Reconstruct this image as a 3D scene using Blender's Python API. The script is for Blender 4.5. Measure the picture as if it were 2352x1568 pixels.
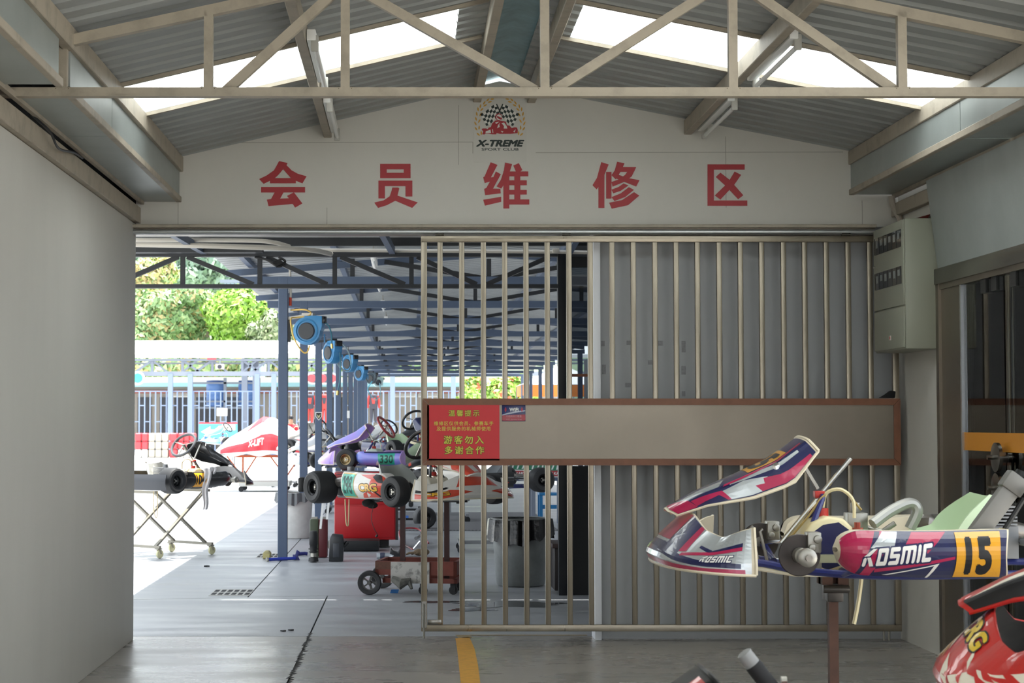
import bpy, bmesh, math, random
import numpy as np
from mathutils import Vector, Matrix, Euler
from mathutils.geometry import tessellate_polygon

random.seed(7); np.random.seed(7)
for _o in list(bpy.data.objects): bpy.data.objects.remove(_o)
SC = bpy.context.scene; COL = SC.collection
PI = math.pi

# ---------------------------------------------------------------- camera, sky, sun, exposure
FPX, HX, HY, CAMZ = 4290.0, 935.0, 970.0, 1.5
PITCH = math.atan((HY-784)/FPX)
_c = bpy.data.cameras.new('camera'); CAM = bpy.data.objects.new('camera', _c); COL.objects.link(CAM)
_c.sensor_width = 36.0; _c.lens = 36.0*FPX/2352; _c.shift_x = (1176-HX)/2352; _c.clip_end = 600
_c.dof.use_dof = True; _c.dof.focus_distance = 10.5; _c.dof.aperture_fstop = 10
CAM.location = (0, 0, CAMZ); CAM.rotation_euler = (PI/2+PITCH, 0, 0)
SC.camera = CAM

W = bpy.data.worlds.new('sky'); SC.world = W; W.use_nodes = True
_n = W.node_tree.nodes; _n['Background'].inputs[0].default_value = (0.86, 0.93, 1.0, 1); _n['Background'].inputs[1].default_value = 1.0

_s = bpy.data.lights.new('sun', 'SUN'); _s.energy = 6.5; _s.angle = 0.009; _s.color = (1, .965, .90)
SUN = bpy.data.objects.new('sun', _s); COL.objects.link(SUN); SUN.location = (0, 0, 30)
SUN.rotation_euler = Vector((.11, .10, 1)).to_track_quat('Z', 'Y').to_euler()

SC.view_settings.view_transform = 'Standard'; SC.view_settings.look = 'None'
SC.view_settings.exposure = 1.35; SC.view_settings.gamma = 1.0; SC.view_settings.use_curve_mapping = False
SC.cycles.use_denoising = True; SC.cycles.max_bounces = 10; SC.cycles.diffuse_bounces = 6
SC.cycles.sample_clamp_indirect = 8

_CF = Vector((0, math.cos(PITCH), math.sin(PITCH))); _CU = Vector((0, -math.sin(PITCH), math.cos(PITCH)))
def ray(px, py):
    return Vector(((px-HX)/FPX, 0, 0)) + _CU*((784-py)/FPX) + _CF
def at(px, py, Y):                       # the point at depth Y seen at a pixel of the photograph
    d = ray(px, py); d = d*(Y/d.y); return Vector((d.x, d.y, d.z+CAMZ))
def fl(px, py, z=0.0):                   # the point at height z seen at a pixel
    d = ray(px, py); t = (z-CAMZ)/d.z; return Vector((d.x*t, d.y*t, z))

# ---------------------------------------------------------------- materials
def lin(c):
    if isinstance(c, str):
        c = [int(c[i:i+2], 16)/255 for i in (0, 2, 4)]
    return tuple((x/12.92 if x <= .04045 else ((x+.055)/1.055)**2.4) for x in c)
MATS = {}
def M(name, col, rough=.5, metal=0.0, var=0.0, vs=4.0, stretch=(1, 1, 1), bump=0.0, bs=60.0, rv=0.0, coat=0.0, col2=None, spec=.5, thr=(.35, .7), trans=0.0, emit=0.0):
    if name in MATS: return MATS[name]
    m = bpy.data.materials.new(name); m.use_nodes = True; nt = m.node_tree; b = nt.nodes['Principled BSDF']
    c = lin(col); b.inputs['Base Color'].default_value = (*c, 1); b.inputs['Roughness'].default_value = rough
    b.inputs['Metallic'].default_value = metal; b.inputs['Specular IOR Level'].default_value = spec
    b.inputs['Coat Weight'].default_value = coat; b.inputs['Coat Roughness'].default_value = .06
    b.inputs['Transmission Weight'].default_value = trans
    if emit: b.inputs['Emission Color'].default_value = (*c, 1); b.inputs['Emission Strength'].default_value = emit
    if var or bump or rv or col2:
        tc = nt.nodes.new('ShaderNodeTexCoord'); mp = nt.nodes.new('ShaderNodeMapping'); mp.inputs['Scale'].default_value = stretch
        nt.links.new(tc.outputs['Object'], mp.inputs['Vector'])
        nz = nt.nodes.new('ShaderNodeTexNoise'); nz.inputs['Scale'].default_value = vs; nz.inputs['Detail'].default_value = 6; nz.inputs['Roughness'].default_value = .62
        nt.links.new(mp.outputs[0], nz.inputs['Vector'])
        if var or col2:
            rp = nt.nodes.new('ShaderNodeValToRGB'); e = rp.color_ramp.elements
            e[0].position, e[1].position = thr
            c2 = lin(col2) if col2 else tuple(x*(1-var) for x in c)
            e[0].color = (*c2, 1); e[1].color = (*c, 1)
            nt.links.new(nz.outputs['Fac'], rp.inputs['Fac']); nt.links.new(rp.outputs[0], b.inputs['Base Color'])
        if rv:
            mr = nt.nodes.new('ShaderNodeMapRange'); mr.inputs['From Min'].default_value = .3; mr.inputs['From Max'].default_value = .7
            mr.inputs['To Min'].default_value = rough-rv; mr.inputs['To Max'].default_value = rough+rv
            nt.links.new(nz.outputs['Fac'], mr.inputs['Value']); nt.links.new(mr.outputs[0], b.inputs['Roughness'])
        if bump:
            n2 = nt.nodes.new('ShaderNodeTexNoise'); n2.inputs['Scale'].default_value = bs; n2.inputs['Detail'].default_value = 3
            nt.links.new(mp.outputs[0], n2.inputs['Vector'])
            bp = nt.nodes.new('ShaderNodeBump'); bp.inputs['Strength'].default_value = bump; bp.inputs['Distance'].default_value = .01
            nt.links.new(n2.outputs['Fac'], bp.inputs['Height']); nt.links.new(bp.outputs[0], b.inputs['Normal'])
    MATS[name] = m; return m
def mix_mat(name, kind, col, gloss=.1, tcol=None):
    m = bpy.data.materials.new(name); m.use_nodes = True; nt = m.node_tree; nt.nodes.clear()
    out = nt.nodes.new('ShaderNodeOutputMaterial'); mx = nt.nodes.new('ShaderNodeMixShader')
    if kind == 'glass':
        a = nt.nodes.new('ShaderNodeBsdfTransparent'); a.inputs[0].default_value = (*lin(col), 1)
        g = nt.nodes.new('ShaderNodeBsdfGlossy'); g.inputs['Roughness'].default_value = .02
        f = nt.nodes.new('ShaderNodeFresnel'); f.inputs[0].default_value = 1.5
        nt.links.new(f.outputs[0], mx.inputs[0])
    else:
        a = nt.nodes.new('ShaderNodeBsdfTranslucent'); a.inputs[0].default_value = (*lin(col), 1)
        g = nt.nodes.new('ShaderNodeBsdfDiffuse'); g.inputs[0].default_value = (*lin(col), 1); mx.inputs[0].default_value = gloss
    nt.links.new(a.outputs[0], mx.inputs[1]); nt.links.new(g.outputs[0], mx.inputs[2]); nt.links.new(mx.outputs[0], out.inputs[0])
    return m

# ---------------------------------------------------------------- mesh helpers
def frame(d):
    d = d.normalized(); a = Vector((0, 0, 1)) if abs(d.z) < .95 else Vector((0, 1, 0))
    x = a.cross(d).normalized(); return x, d.cross(x).normalized(), d
class MB:
    def __init__(s): s.V = []; s.F = []; s.I = []
    def add(s, v, f, mi=0):
        n = len(s.V); s.V += [Vector(p) for p in v]; s.F += [tuple(i+n for i in q) for q in f]; s.I += [mi]*len(f); return s
    def box(s, x0, x1, y0, y1, z0, z1, mi=0):
        v = [(x, y, z) for z in (z0, z1) for y in (y0, y1) for x in (x0, x1)]
        return s.add(v, [(0, 2, 3, 1), (4, 5, 7, 6), (0, 1, 5, 4), (2, 6, 7, 3), (0, 4, 6, 2), (1, 3, 7, 5)], mi)
    def beam(s, p, q, w, h, mi=0, up=None):
        p, q = Vector(p), Vector(q); d = (q-p).normalized()
        if up is None: x, y, _ = frame(d)
        else:
            x = Vector(up).cross(d).normalized(); x = -x; y = Vector(up) - d*Vector(up).dot(d); y.normalize()
        v = [c+x*(a*w/2)+y*(b*h/2) for c in (p, q) for a, b in ((-1, -1), (1, -1), (1, 1), (-1, 1))]
        fs = [(0, 3, 2, 1), (4, 5, 6, 7), (0, 1, 5, 4), (1, 2, 6, 5), (2, 3, 7, 6), (3, 0, 4, 7)]
        if x.cross(y).dot(d) < 0: fs = [f[::-1] for f in fs]
        return s.add(v, fs, mi)
    def tube(s, pts, r, n=8, closed=False, mi=0):
        pts = [Vector(p) for p in pts]; N = len(pts); V = []; F = []
        d = [(pts[(i+1) % N]-pts[i-1] if closed else pts[min(i+1, N-1)]-pts[max(i-1, 0)]).normalized() for i in range(N)]
        x, y, _ = frame(d[0])
        for i in range(N):
            if i: x = (x - d[i]*x.dot(d[i])).normalized(); y = d[i].cross(x)
            rr = r[i] if isinstance(r, (list, tuple)) else r
            V += [pts[i]+x*(rr*math.cos(2*PI*k/n))+y*(rr*math.sin(2*PI*k/n)) for k in range(n)]
        for i in range(N if closed else N-1):
            a, b = i*n, ((i+1) % N)*n
            F += [(a+k, a+(k+1) % n, b+(k+1) % n, b+k) for k in range(n)]
        if not closed: F += [tuple(range(n))[::-1], tuple((N-1)*n+k for k in range(n))]
        return s.add(V, F, mi)
    def cyl(s, p, q, r, r2=None, n=16, mi=0):
        return s.tube([p, q], [r, r if r2 is None else r2], n, mi=mi)
    def lathe(s, o, ax, prof, n=24, mi=0):          # prof: (radius, offset along the axis)
        o = Vector(o); x, y, d = frame(Vector(ax)); V = []; F = []; N = len(prof)
        for r, t in prof: V += [o+d*t+x*(r*math.cos(2*PI*k/n))+y*(r*math.sin(2*PI*k/n)) for k in range(n)]
        for i in range(N-1):
            a, b = i*n, (i+1)*n; F += [(a+k, a+(k+1) % n, b+(k+1) % n, b+k) for k in range(n)]
        return s.add(V, F, mi)
    def grid(s, fn, nu, nv, cv=False, mi=0, flip=False):
        V = [Vector(fn(i/nu, j/nv)) for i in range(nu+1) for j in range(nv if cv else nv+1)]
        m = nv if cv else nv+1; F = []
        for i in range(nu):
            for j in range(nv):
                q = (i*m+j, (i+1)*m+j, (i+1)*m+(j+1) % m, i*m+(j+1) % m); F.append(q[::-1] if flip else q)
        return s.add(V, F, mi)
    def shell(s, fn, nu, nv, th, mi=0, mi2=None):             # a curved sheet with thickness
        P = [[Vector(fn(i/nu, j/nv)) for j in range(nv+1)] for i in range(nu+1)]
        def nrm(i, j):
            a = P[min(i+1, nu)][j]-P[max(i-1, 0)][j]; b = P[i][min(j+1, nv)]-P[i][max(j-1, 0)]
            c = a.cross(b); return c.normalized() if c.length > 1e-9 else Vector((0, 0, 1))
        V = []; m = nv+1; K = (nu+1)*m
        for i in range(nu+1): V += [P[i][j] for j in range(m)]
        for i in range(nu+1): V += [P[i][j]-nrm(i, j)*th for j in range(m)]
        F = []
        for i in range(nu):
            for j in range(nv):
                q = (i*m+j, (i+1)*m+j, (i+1)*m+j+1, i*m+j+1); F += [q if th > 0 else q[::-1], tuple(k+K for k in (q[::-1] if th > 0 else q))]
        for i in range(nu):
            for j in (0, nv):
                q = (i*m+j, (i+1)*m+j, (i+1)*m+j+K, i*m+j+K); F.append(q if j else q[::-1])
        for j in range(nv):
            for i in (0, nu):
                q = (i*m+j, i*m+j+1, i*m+j+1+K, i*m+j+K); F.append(q[::-1] if i else q)
        s.add(V, F, mi)
        if mi2 is not None:
            o = len(s.I)-len(F)
            for k in range(nu*nv): s.I[o+2*k+1] = mi2
        return s
    def prism(s, pts, vec, mi=0):
        pts = [Vector(p) for p in pts]; vec = Vector(vec); n = len(pts)
        tri = tessellate_polygon([pts])
        nn = Vector((0, 0, 0))
        for i in range(n): nn += pts[i].cross(pts[(i+1) % n])
        sgn = nn.dot(vec) > 0
        F = []
        for t in tri:
            a = (pts[t[1]]-pts[t[0]]).cross(pts[t[2]]-pts[t[0]])
            t = tuple(t) if a.dot(vec) > 0 else tuple(t)[::-1]
            F += [tuple(i+n for i in t), t[::-1]]
        for i in range(n):
            q = (i, (i+1) % n, (i+1) % n+n, i+n); F.append(q if sgn else q[::-1])
        return s.add(pts+[p+vec for p in pts], F, mi)
    def sphere(s, c, r, nu=12, nv=8, mi=0):
        r = r if isinstance(r, (tuple, list)) else (r, r, r); c = Vector(c)
        return s.grid(lambda u, v: c+Vector((r[0]*math.sin(PI*v)*math.cos(2*PI*u), r[1]*math.sin(PI*v)*math.sin(2*PI*u), -r[2]*math.cos(PI*v))), nu, nv, mi=mi)
    def mesh(s, name, mats, M_=None, smooth=35, bevel=0.0, bseg=2):
        me = bpy.data.meshes.new(name)
        v = [M_ @ p for p in s.V] if M_ is not None else s.V
        me.from_pydata([tuple(p) for p in v], [], s.F)
        mats = mats if isinstance(mats, (list, tuple)) else [mats]
        for m in mats: me.materials.append(m)
        if len(mats) > 1: me.polygons.foreach_set('material_index', s.I)
        if bevel:
            bm = bmesh.new(); bm.from_mesh(me); bmesh.ops.remove_doubles(bm, verts=bm.verts, dist=1e-6)
            ed = [e for e in bm.edges if len(e.link_faces) == 2 and e.calc_face_angle(0) > .6]
            bmesh.ops.bevel(bm, geom=ed, offset=bevel, segments=bseg, profile=.5, affect='EDGES', clamp_overlap=True)
            bm.to_mesh(me); bm.free()
        if smooth:
            me.polygons.foreach_set('use_smooth', [True]*len(me.polygons)); me.set_sharp_from_angle(angle=math.radians(smooth))
        me.update(); return me
    def ob(s, name, mats, parent=None, world=True, kind=None, label=None, **k):
        Mi = None
        if parent is not None and world: Mi = wm(parent).inverted()
        o = bpy.data.objects.new(name, s.mesh(name, mats, Mi, **k)); COL.objects.link(o)
        if parent is not None: o.parent = parent
        if kind: o['kind'] = kind
        if label: o['label'] = label
        return o
def wm(o):
    m = o.matrix_basis.copy()
    while o.parent: o = o.parent; m = o.matrix_basis @ m
    return m
def thing(name, label, cat, loc=(0, 0, 0), rz=0.0, group=None, rot=None):
    o = bpy.data.objects.new(name, None); COL.objects.link(o); o.empty_display_size = .1
    o.location = loc; o.rotation_euler = rot or (0, 0, rz); o['label'] = label; o['category'] = cat
    if group: o['group'] = group
    return o
def tag(o, label, cat, group=None, kind=None):
    o['label'] = label; o['category'] = cat
    if group: o['group'] = group
    if kind: o['kind'] = kind
    return o
def struct(o): o['kind'] = 'structure'; return o
def sroot(name):
    o = bpy.data.objects.new(name, None); COL.objects.link(o); o['kind'] = 'structure'; return o
def cp(o, loc=None, parent=None, name=None):
    c = o.copy(); COL.objects.link(c)
    if parent is not None: c.parent = parent
    if loc is not None: c.location = loc
    return c
def dup(root, loc, rz=None, label=None):
    r = root.copy(); COL.objects.link(r); r.location = loc
    if rz is not None: r.rotation_euler = (0, 0, rz)
    if label: r['label'] = label
    for ch in list(root.children):
        c = ch.copy(); COL.objects.link(c); c.parent = r
        for g in list(ch.children):
            d = g.copy(); COL.objects.link(d); d.parent = c
    return r
def V3(*a): return Vector(a)
def arc(c, r, a0, a1, n, pl='xz'):
    out = []
    for i in range(n+1):
        a = a0+(a1-a0)*i/n; p, q = r*math.cos(a), r*math.sin(a)
        out.append(Vector(c)+(Vector((p, 0, q)) if pl == 'xz' else Vector((p, q, 0)) if pl == 'xy' else Vector((0, p, q))))
    return out
def spline(pts, n=6):                                # Catmull-Rom through points
    P = [Vector(p) for p in pts]; P = [P[0]*2-P[1]]+P+[P[-1]*2-P[-2]]; out = []
    for i in range(1, len(P)-2):
        for k in range(n):
            t = k/n; a, b, c, d = P[i-1:i+3]
            out.append(.5*((2*b)+(c-a)*t+(2*a-5*b+4*c-d)*t*t+(3*b-a-3*c+d)*t**3))
    return out+[P[-2]]
def interp(xs, ys, x): return float(np.interp(x, xs, ys))
# flat print: 2-D shapes laid on a surface S(u, v)
_TX = {}
def text2d(body, bold=0.0, shear=0.0, spacing=1.0):  # boldness comes from slightly shifted copies
    key = (body, shear, spacing)
    if key not in _TX:
        c = bpy.data.curves.new('t', 'FONT'); c.body = body; c.size = 1; c.shear = shear; c.space_character = spacing; c.resolution_u = 3
        o = bpy.data.objects.new('t', c); me = bpy.data.meshes.new_from_object(o)
        _TX[key] = [Vector((v.co.x, v.co.y, 0)) for v in me.vertices], [tuple(p.vertices) for p in me.polygons]
        bpy.data.objects.remove(o); bpy.data.curves.remove(c); bpy.data.meshes.remove(me)
    V0, F0 = _TX[key]; n = len(V0)
    if bold <= 0: return V0, F0
    k = 8 if bold > .03 else 4; V = []; F = []
    for i in range(k):
        d = Vector((math.cos(2*PI*(i+.5)/k)*bold, math.sin(2*PI*(i+.5)/k)*bold, i*3e-5))
        V += [p+d for p in V0]; F += [tuple(q+n*i for q in f) for f in F0]
    return V, F
def fit2d(VF, box, ref=None):                        # scale to a box (x0, y0, x1, y1); ref gives the shape to measure
    V, F = VF; R = ref[0] if ref else V
    ax, bx = min(p.x for p in R), max(p.x for p in R); ay, by = min(p.y for p in R), max(p.y for p in R)
    x0, y0, x1, y1 = box
    return [Vector((x0+(p.x-ax)/(bx-ax)*(x1-x0), y0+(p.y-ay)/(by-ay)*(y1-y0), p.z)) for p in V], F
def polys2d(*ps):
    V = []; F = []
    for p in ps:
        n = len(V); q = [Vector((a, b, 0)) for a, b in p]; V += [Vector((a, b, 2e-5*len(F)%3e-4)) for a, b in p]
        for t in tessellate_polygon([q]):
            F.append(tuple(i+n for i in t))
    return V, F
def skew(VF, fn): return [Vector((*fn(p.x, p.y), p.z)) for p in VF[0]], VF[1]
def decal(name, VF, S, mat, parent, off=.0015, cuts=(0, 0), world=False, flip=False):
    bm = bmesh.new(); vs = [bm.verts.new((p.x, p.y, p.z)) for p in VF[0]]
    for f in VF[1]:
        try: bm.faces.new([vs[i] for i in f])
        except ValueError: pass
    for ax, n in ((0, cuts[0]), (1, cuts[1])):
        if n:
            lo = min(v.co[ax] for v in bm.verts); hi = max(v.co[ax] for v in bm.verts)
            for i in range(1, n):
                c = i/n
                if lo < c < hi:
                    co = Vector((0, 0, 0)); co[ax] = c; no = Vector((0, 0, 0)); no[ax] = 1
                    bmesh.ops.bisect_plane(bm, geom=list(bm.verts)+list(bm.edges)+list(bm.faces), dist=1e-6, plane_co=co, plane_no=no)
    e = 1e-3; Mi = wm(parent).inverted() if (world and parent is not None) else None
    for v in bm.verts:
        u, w = v.co.x, v.co.y
        p = Vector(S(u, w)); a = Vector(S(u+e, w))-Vector(S(u-e, w)); b = Vector(S(u, w+e))-Vector(S(u, w-e)); n = a.cross(b)
        n = n.normalized() if n.length > 1e-12 else Vector((0, 0, 1))
        p = p+n*((off+v.co.z)*(-1 if flip else 1)); v.co = Mi @ p if Mi else p
    me = bpy.data.meshes.new(name); bm.to_mesh(me); bm.free(); me.materials.append(mat)
    o = bpy.data.objects.new(name, me); COL.objects.link(o)
    if parent is not None: o.parent = parent
    return o
def flat(o, ux, uy):                                  # a flat S(u, v)
    o, ux, uy = Vector(o), Vector(ux), Vector(uy); return lambda u, v: o+ux*u+uy*v
# ---------------------------------------------------------------- palette
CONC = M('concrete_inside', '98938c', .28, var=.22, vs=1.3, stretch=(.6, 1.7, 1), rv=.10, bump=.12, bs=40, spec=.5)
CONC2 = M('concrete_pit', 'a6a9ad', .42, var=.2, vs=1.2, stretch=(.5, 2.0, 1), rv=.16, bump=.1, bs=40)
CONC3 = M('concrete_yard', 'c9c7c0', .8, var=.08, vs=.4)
JOINT = M('joint_dirt', '2e2c2a', .9, var=.4, vs=8)
PAINT = M('wall_paint', 'd6d3cc', .6, var=.06, vs=1.5, stretch=(1, 1, .4), bump=.04, bs=30)
PAINTG = M('wall_paint_grey', 'a9abae', .55, var=.05, vs=2, bump=.04, bs=30)
PAINTL = M('wall_paint_left', 'd4d1ca', .5, var=.08, vs=1.2, stretch=(1, 1, .3), bump=.05, bs=20)
CREAM = M('old_cream_paint', 'aaa090', .55, var=.25, vs=7, stretch=(1, 1, 1), thr=(.3, .52), bump=.08, bs=50)
CREAM_J = M('weld_dirt', '6e6252', .8, var=.4, vs=20)
GALV = M('galvanised_sheet', 'a3aaa8', .42, metal=.35, var=.12, vs=3)
ROOFM = M('roof_sheet_metal', 'a6a9a8', .55, metal=.15, var=.12, vs=2.5, stretch=(.3, 2, 1))
BLUEF = M('ridge_cap_blue', '8fb4bd', .5, var=.35, vs=6)
STEEL = M('stainless', 'a59b8b', .34, metal=.85, var=.15, vs=3, stretch=(4, 4, .3), rv=.08)
STEELB = M('stainless_brushed', '8a8175', .36, metal=.9, var=.16, vs=1.6, rv=.08)
STEELD = M('stainless_dark', '8b8780', .2, metal=.95, var=.1, vs=2)
BROWN = M('brown_laminate', '85553c', .45, var=.16, vs=14, stretch=(1, 1, 1))
DARK = M('dark_gap', '1c1d1f', .8)
BLACK = M('black_plastic', '17181a', .45)
RUB = M('tyre_rubber', '232426', .6, var=.25, vs=9, bump=.1, bs=80)
CHROME = M('chrome', 'd6d6d6', .15, metal=1)
ALU = M('cast_alloy', 'aaa79f', .35, metal=.85, var=.15, vs=12)
REDV = M('red_vinyl', 'ab1f2b', .45)
SIGNR = M('sign_red', 'd3222b', .4)
GOLDT = M('sign_yellow', 'd6cb4d', .5)
INK = M('dark_ink', '3a2a12', .6)
WHITE = M('white_vinyl', 'e8e8e6', .4)
NAVY = M('navy_vinyl', '1b2054', .35)
GREYSTEEL = M('pit_blue_grey', '4e5d75', .5, var=.1, vs=5)
PITDARK = M('pit_dark_steel', '262a30', .5, var=.1, vs=5)
PITROOF = M('pit_roof_sheet', 'a9adae', .5, metal=.2, var=.12, vs=2)
YELP = M('yellow_floor_paint', 'd9a03a', .55, var=.22, vs=18, thr=(.3, .6))
YELW = M('worn_yellow_paint', 'a08a62', .6, var=.25, vs=25)
CAB = M('cabinet_enamel', '97998a', .4)
GLASS = mix_mat('glass', 'glass', 'dfe6e4')
GLASSD = mix_mat('dusty_glass', 'glass', 'a8adb2')
SKYL = mix_mat('skylight_sheet', 'tl', 'f2f5f5', .12)

# ---------------------------------------------------------------- floor
floor = sroot('floor')
MB().box(-9, 9, -40, 16.9, -.12, -.014).ob('floor_base', JOINT, floor)
def slab(pts, m, name='concrete_slab'): MB().prism([(x, y, -.012) for x, y in pts], (0, 0, .012)).ob(name, m, floor)
g = .006; gj = .013
jl = lambda x: 15.93+.22*(x+2.3)                       # the slanted joint in front of the drain
slab([(-2.0, -3), (-.69-g, -3), (-.69-g, 13.2-g), (-2.0, 13.2-g)], CONC)
slab([(-.69+g, -3), (3.5, -3), (3.5, 13.2-g), (-.69+g, 13.2-g)], CONC)
slab([(3.51, 7.4), (6.5, 7.4), (6.5, 13.2-g), (3.51, 13.2-g)], CONC)
for q in ([(-9, -40), (9, -40), (9, -3.01), (-9, -3.01)], [(3.51, -3.0), (9, -3.0), (9, 7.39), (3.51, 7.39)], [(-9, -3.0), (-2.1, -3.0), (-2.1, 13.2-g), (-9, 13.2-g)], [(6.51, 7.4), (9, 7.4), (9, 13.2-g), (6.51, 13.2-g)]): slab(q, CONC3, 'yard_slab')  # bright ground out of view, added to bounce sunlight into the room
slab([(-8.9, 13.2+g), (-.69-g, 13.2+g), (-.69-g, jl(-.69)-gj), (-2.3, jl(-2.3)-gj), (-8.9, 15.9)], CONC2)
slab([(-.69+g, 13.2+g), (8.9, 13.2+g), (8.9, 16.75), (1.2, jl(1.2)-gj), (-.69+g, jl(-.69)-gj)], CONC2)
MB().box(-9, 40, 15.5, 62, -.13, -.05).ob('floor_base', JOINT, floor)
slab([(-9, 15.91), (-2.3, jl(-2.3)+g), (-1.37-g, jl(-1.37)+g), (-1.37-g, 20.9), (-9, 20.9)], CONC2)
slab([(-9, 20.9+g), (-1.37-g, 20.9+g), (-1.37-g, 62), (-9, 62)], CONC2)
slab([(-1.37+g, jl(-1.37)+g), (1.2, jl(1.2)+g), (9, 16.77), (9, 28), (-1.37+g, 28)], CONC2)
slab([(-1.37+g, 28+g), (9, 28+g), (9, 62), (-1.37+g, 62)], CONC2)
MB().box(-90, -9.0, -40, 170, -.1, -.001).ob('yard_slab', CONC3, floor)
MB().box(-8.99, 60, 62.01, 170, -.1, -.001).ob('yard_slab', CONC3, floor)
MB().box(9.01, 60, -40, 62.0, -.1, -.001).ob('yard_slab', CONC3, floor)
# ragged crack along the long joint
random.seed(3)
mb = MB()
for k in range(46):
    y = 9.5+k*.085; w = random.uniform(.006, .02); x = -.69+random.uniform(-.004, .012)
    mb.prism([(x-w, y, .0005), (x+w*.6, y+.012, .0005), (x+w*1.5, y+.05, .0005), (x-w*.3, y+.084, .0005)], (0, 0, .0006))
mb.ob('joint_crack', JOINT, floor)
# yellow floor paint
mk = sroot('floor_marking')
def strip(L, R, m, name):
    mb = MB()
    for i in range(len(L)-1): mb.prism([(*L[i], .0012), (*R[i], .0012), (*R[i+1], .0012), (*L[i+1], .0012)], (0, 0, .0012))
    mb.ob(name, m, mk)
Lp = [fl(*p) for p in ((1060, 1620), (1058, 1568), (1054, 1528), (1050, 1490), (1046, 1466))]; Rp = [fl(*p) for p in ((1106, 1620), (1103, 1568), (1098, 1528), (1090, 1490), (1078, 1463))]
strip([(p.x, p.y) for p in Lp], [(p.x, p.y) for p in Rp], YELP, 'yellow_stripe')
strip([(.36, 13.08), (.34, 13.27)], [(.455, 13.1), (.44, 13.27)], YELW, 'worn_stripe')
strip([(.44, 13.235), (1.27, 13.235)], [(.44, 13.285), (1.27, 13.285)], YELW, 'worn_stripe')
# water on the pit floor
WATER = M('water', '5a5c5e', .05, spec=.6)
def puddle(c, rx, ry, label, seed):
    random.seed(seed); pts = []
    for k in range(26):
        a = 2*PI*k/26; f = random.uniform(.62, 1.1); pts.append((c[0]+rx*f*math.cos(a), c[1]+ry*f*math.sin(a), .0015))
    tag(MB().prism(pts, (0, 0, .0012)).ob('puddle', WATER), label, 'puddle', 'puddles on the pit floor')
puddle((.85, 15.5), .50, .30, 'largest dark puddle on concrete in front of the bagged waste bin', 1)
puddle((.52, 15.05), .20, .16, 'small bright puddle behind the middle bars of the gate', 2)
puddle((.20, 15.7), .28, .10, 'thin streak of water on the floor right of the red trolley wheel', 5)
# drains: a plate with two rows of slots
GRATE = M('drain_plate', 'b4b3ae', .55, metal=.3, var=.2, vs=10)
def drain(x0, x1, y0, y1, label):
    r = thing('drain_grate', label, 'drain', ((x0+x1)/2, (y0+y1)/2, 0), group='drain grates')
    MB().box(x0, x1, y0, y1, .0015, .003).ob('plate', GRATE, r)
    for j in (0, 1):
        for i in range(6):
            cx = x0+(x1-x0)*(i+.5)/6.0; cy = y0+(y1-y0)*(.29+.42*j); w = (x1-x0)/18; h = (y1-y0)*.15
            MB().box(cx-w, cx+w, cy-h, cy+h, .003, .0045).ob('slot', DARK, r)
drain(-1.72, -1.37, 16.25, 16.9, 'near floor drain plate with two rows of slots')
drain(-1.68, -1.40, 20.8, 21.5, 'farther floor drain plate beside the first blue-grey post')

# ---------------------------------------------------------------- walls
XL, XR, YW = -1.894, 3.43, 13.0
EZL, EZR, RX, RZ = 3.36, 3.40, .65, 3.88                # eaves and ridge
wl = sroot('wall_left')
MB().box(XL-.2, XL, -3, 13.0, 0, 2.885).ob('wall_face', PAINTL, wl, bevel=.006)
MB().box(XL-.24, XL-.16, -3, 13.02, 2.885, 3.34).ob('upper_blocker', DARK, wl)  # dark sheet added behind the gap to block light
wb = sroot('wall_back')
MB().box(XL-.26, XL-.001, YW, YW+.1, 2.88, 3.42).ob('corner_plug', DARK, wb)  # dark plug added where light leaked in at the corner
hdr = [(XL, 2.866), (3.6, 2.866), (3.6, EZR-(RZ-EZR)*.52/(3.08-RX)+.012), (RX, RZ+.01), (XL, EZL-(RZ-EZL)*.324/(RX+1.57)+.012)]
MB().prism([(x, YW, z) for x, z in hdr], (0, .10, 0)).ob('header_panel', PAINT, wb)
MB().box(1.345, 3.6, YW+.05, YW+.17, 0, 2.866).ob('side_panel', PAINTG, wb)
MB().box(1.298, 1.345, YW-.03, YW+.2, 0, 2.80).ob('end_post', M('end_post_paint', 'eceef4', .5), wb, bevel=.003)
SEAM = M('seam', 'a5a29b', .7)
for (x0, z0, x1, z1) in ((-1.57, 3.455, .46, 3.46), (.9, 3.385, 3.05, 3.39), (-.56, 2.87, -.56, 3.0), (2.23, 3.0, 2.23, 3.5), (.36, 3.3, .36, 3.72), (.46, 3.38, .46, 3.46), (3.18, 2.87, 3.18, 3.05), (-1.6, 2.87, -1.6, 3.05)):
    MB().beam((x0, YW-.0005, z0), (x1, YW-.0005, z1), .004, .003, up=(0, 1, 0)).ob('panel_seam', SEAM, wb)
TAPE = M('tape_residue', '939496', .7, var=.25, vs=60)
for (px, py, w, h) in ((1387, 848, 9, 22), (1385, 789, 8, 12), (1445, 787, 12, 10), (1515, 788, 14, 11), (1570, 796, 9, 26), (1494, 832, 12, 10), (1443, 884, 14, 10), (1570, 850, 10, 20), (1570, 904, 8, 12)):
    a, b = at(px-w/2, py+h/2, YW+.05), at(px+w/2, py-h/2, YW+.05)
    MB().box(a.x, b.x, YW+.048, YW+.0505, a.z, b.z).ob('tape_patch', TAPE, wb)
wr = sroot('wall_right')
MB().box(XR, XR+.2, 12.03, 13.2, 0, 3.35).ob('wall_face', PAINT, wr)
MB().box(XR, XR+.2, 7.75, 7.9, 0, 3.35).ob('wall_face', PAINT, wr)
MB().box(XR, XR+.2, -3, 1.0, 0, 3.35).ob('wall_face', PAINT, wr)
MB().box(XR+.02, XR+.2, 7.9, 12.03, 2.49, 3.35).ob('wall_face', PAINT, wr)
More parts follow.
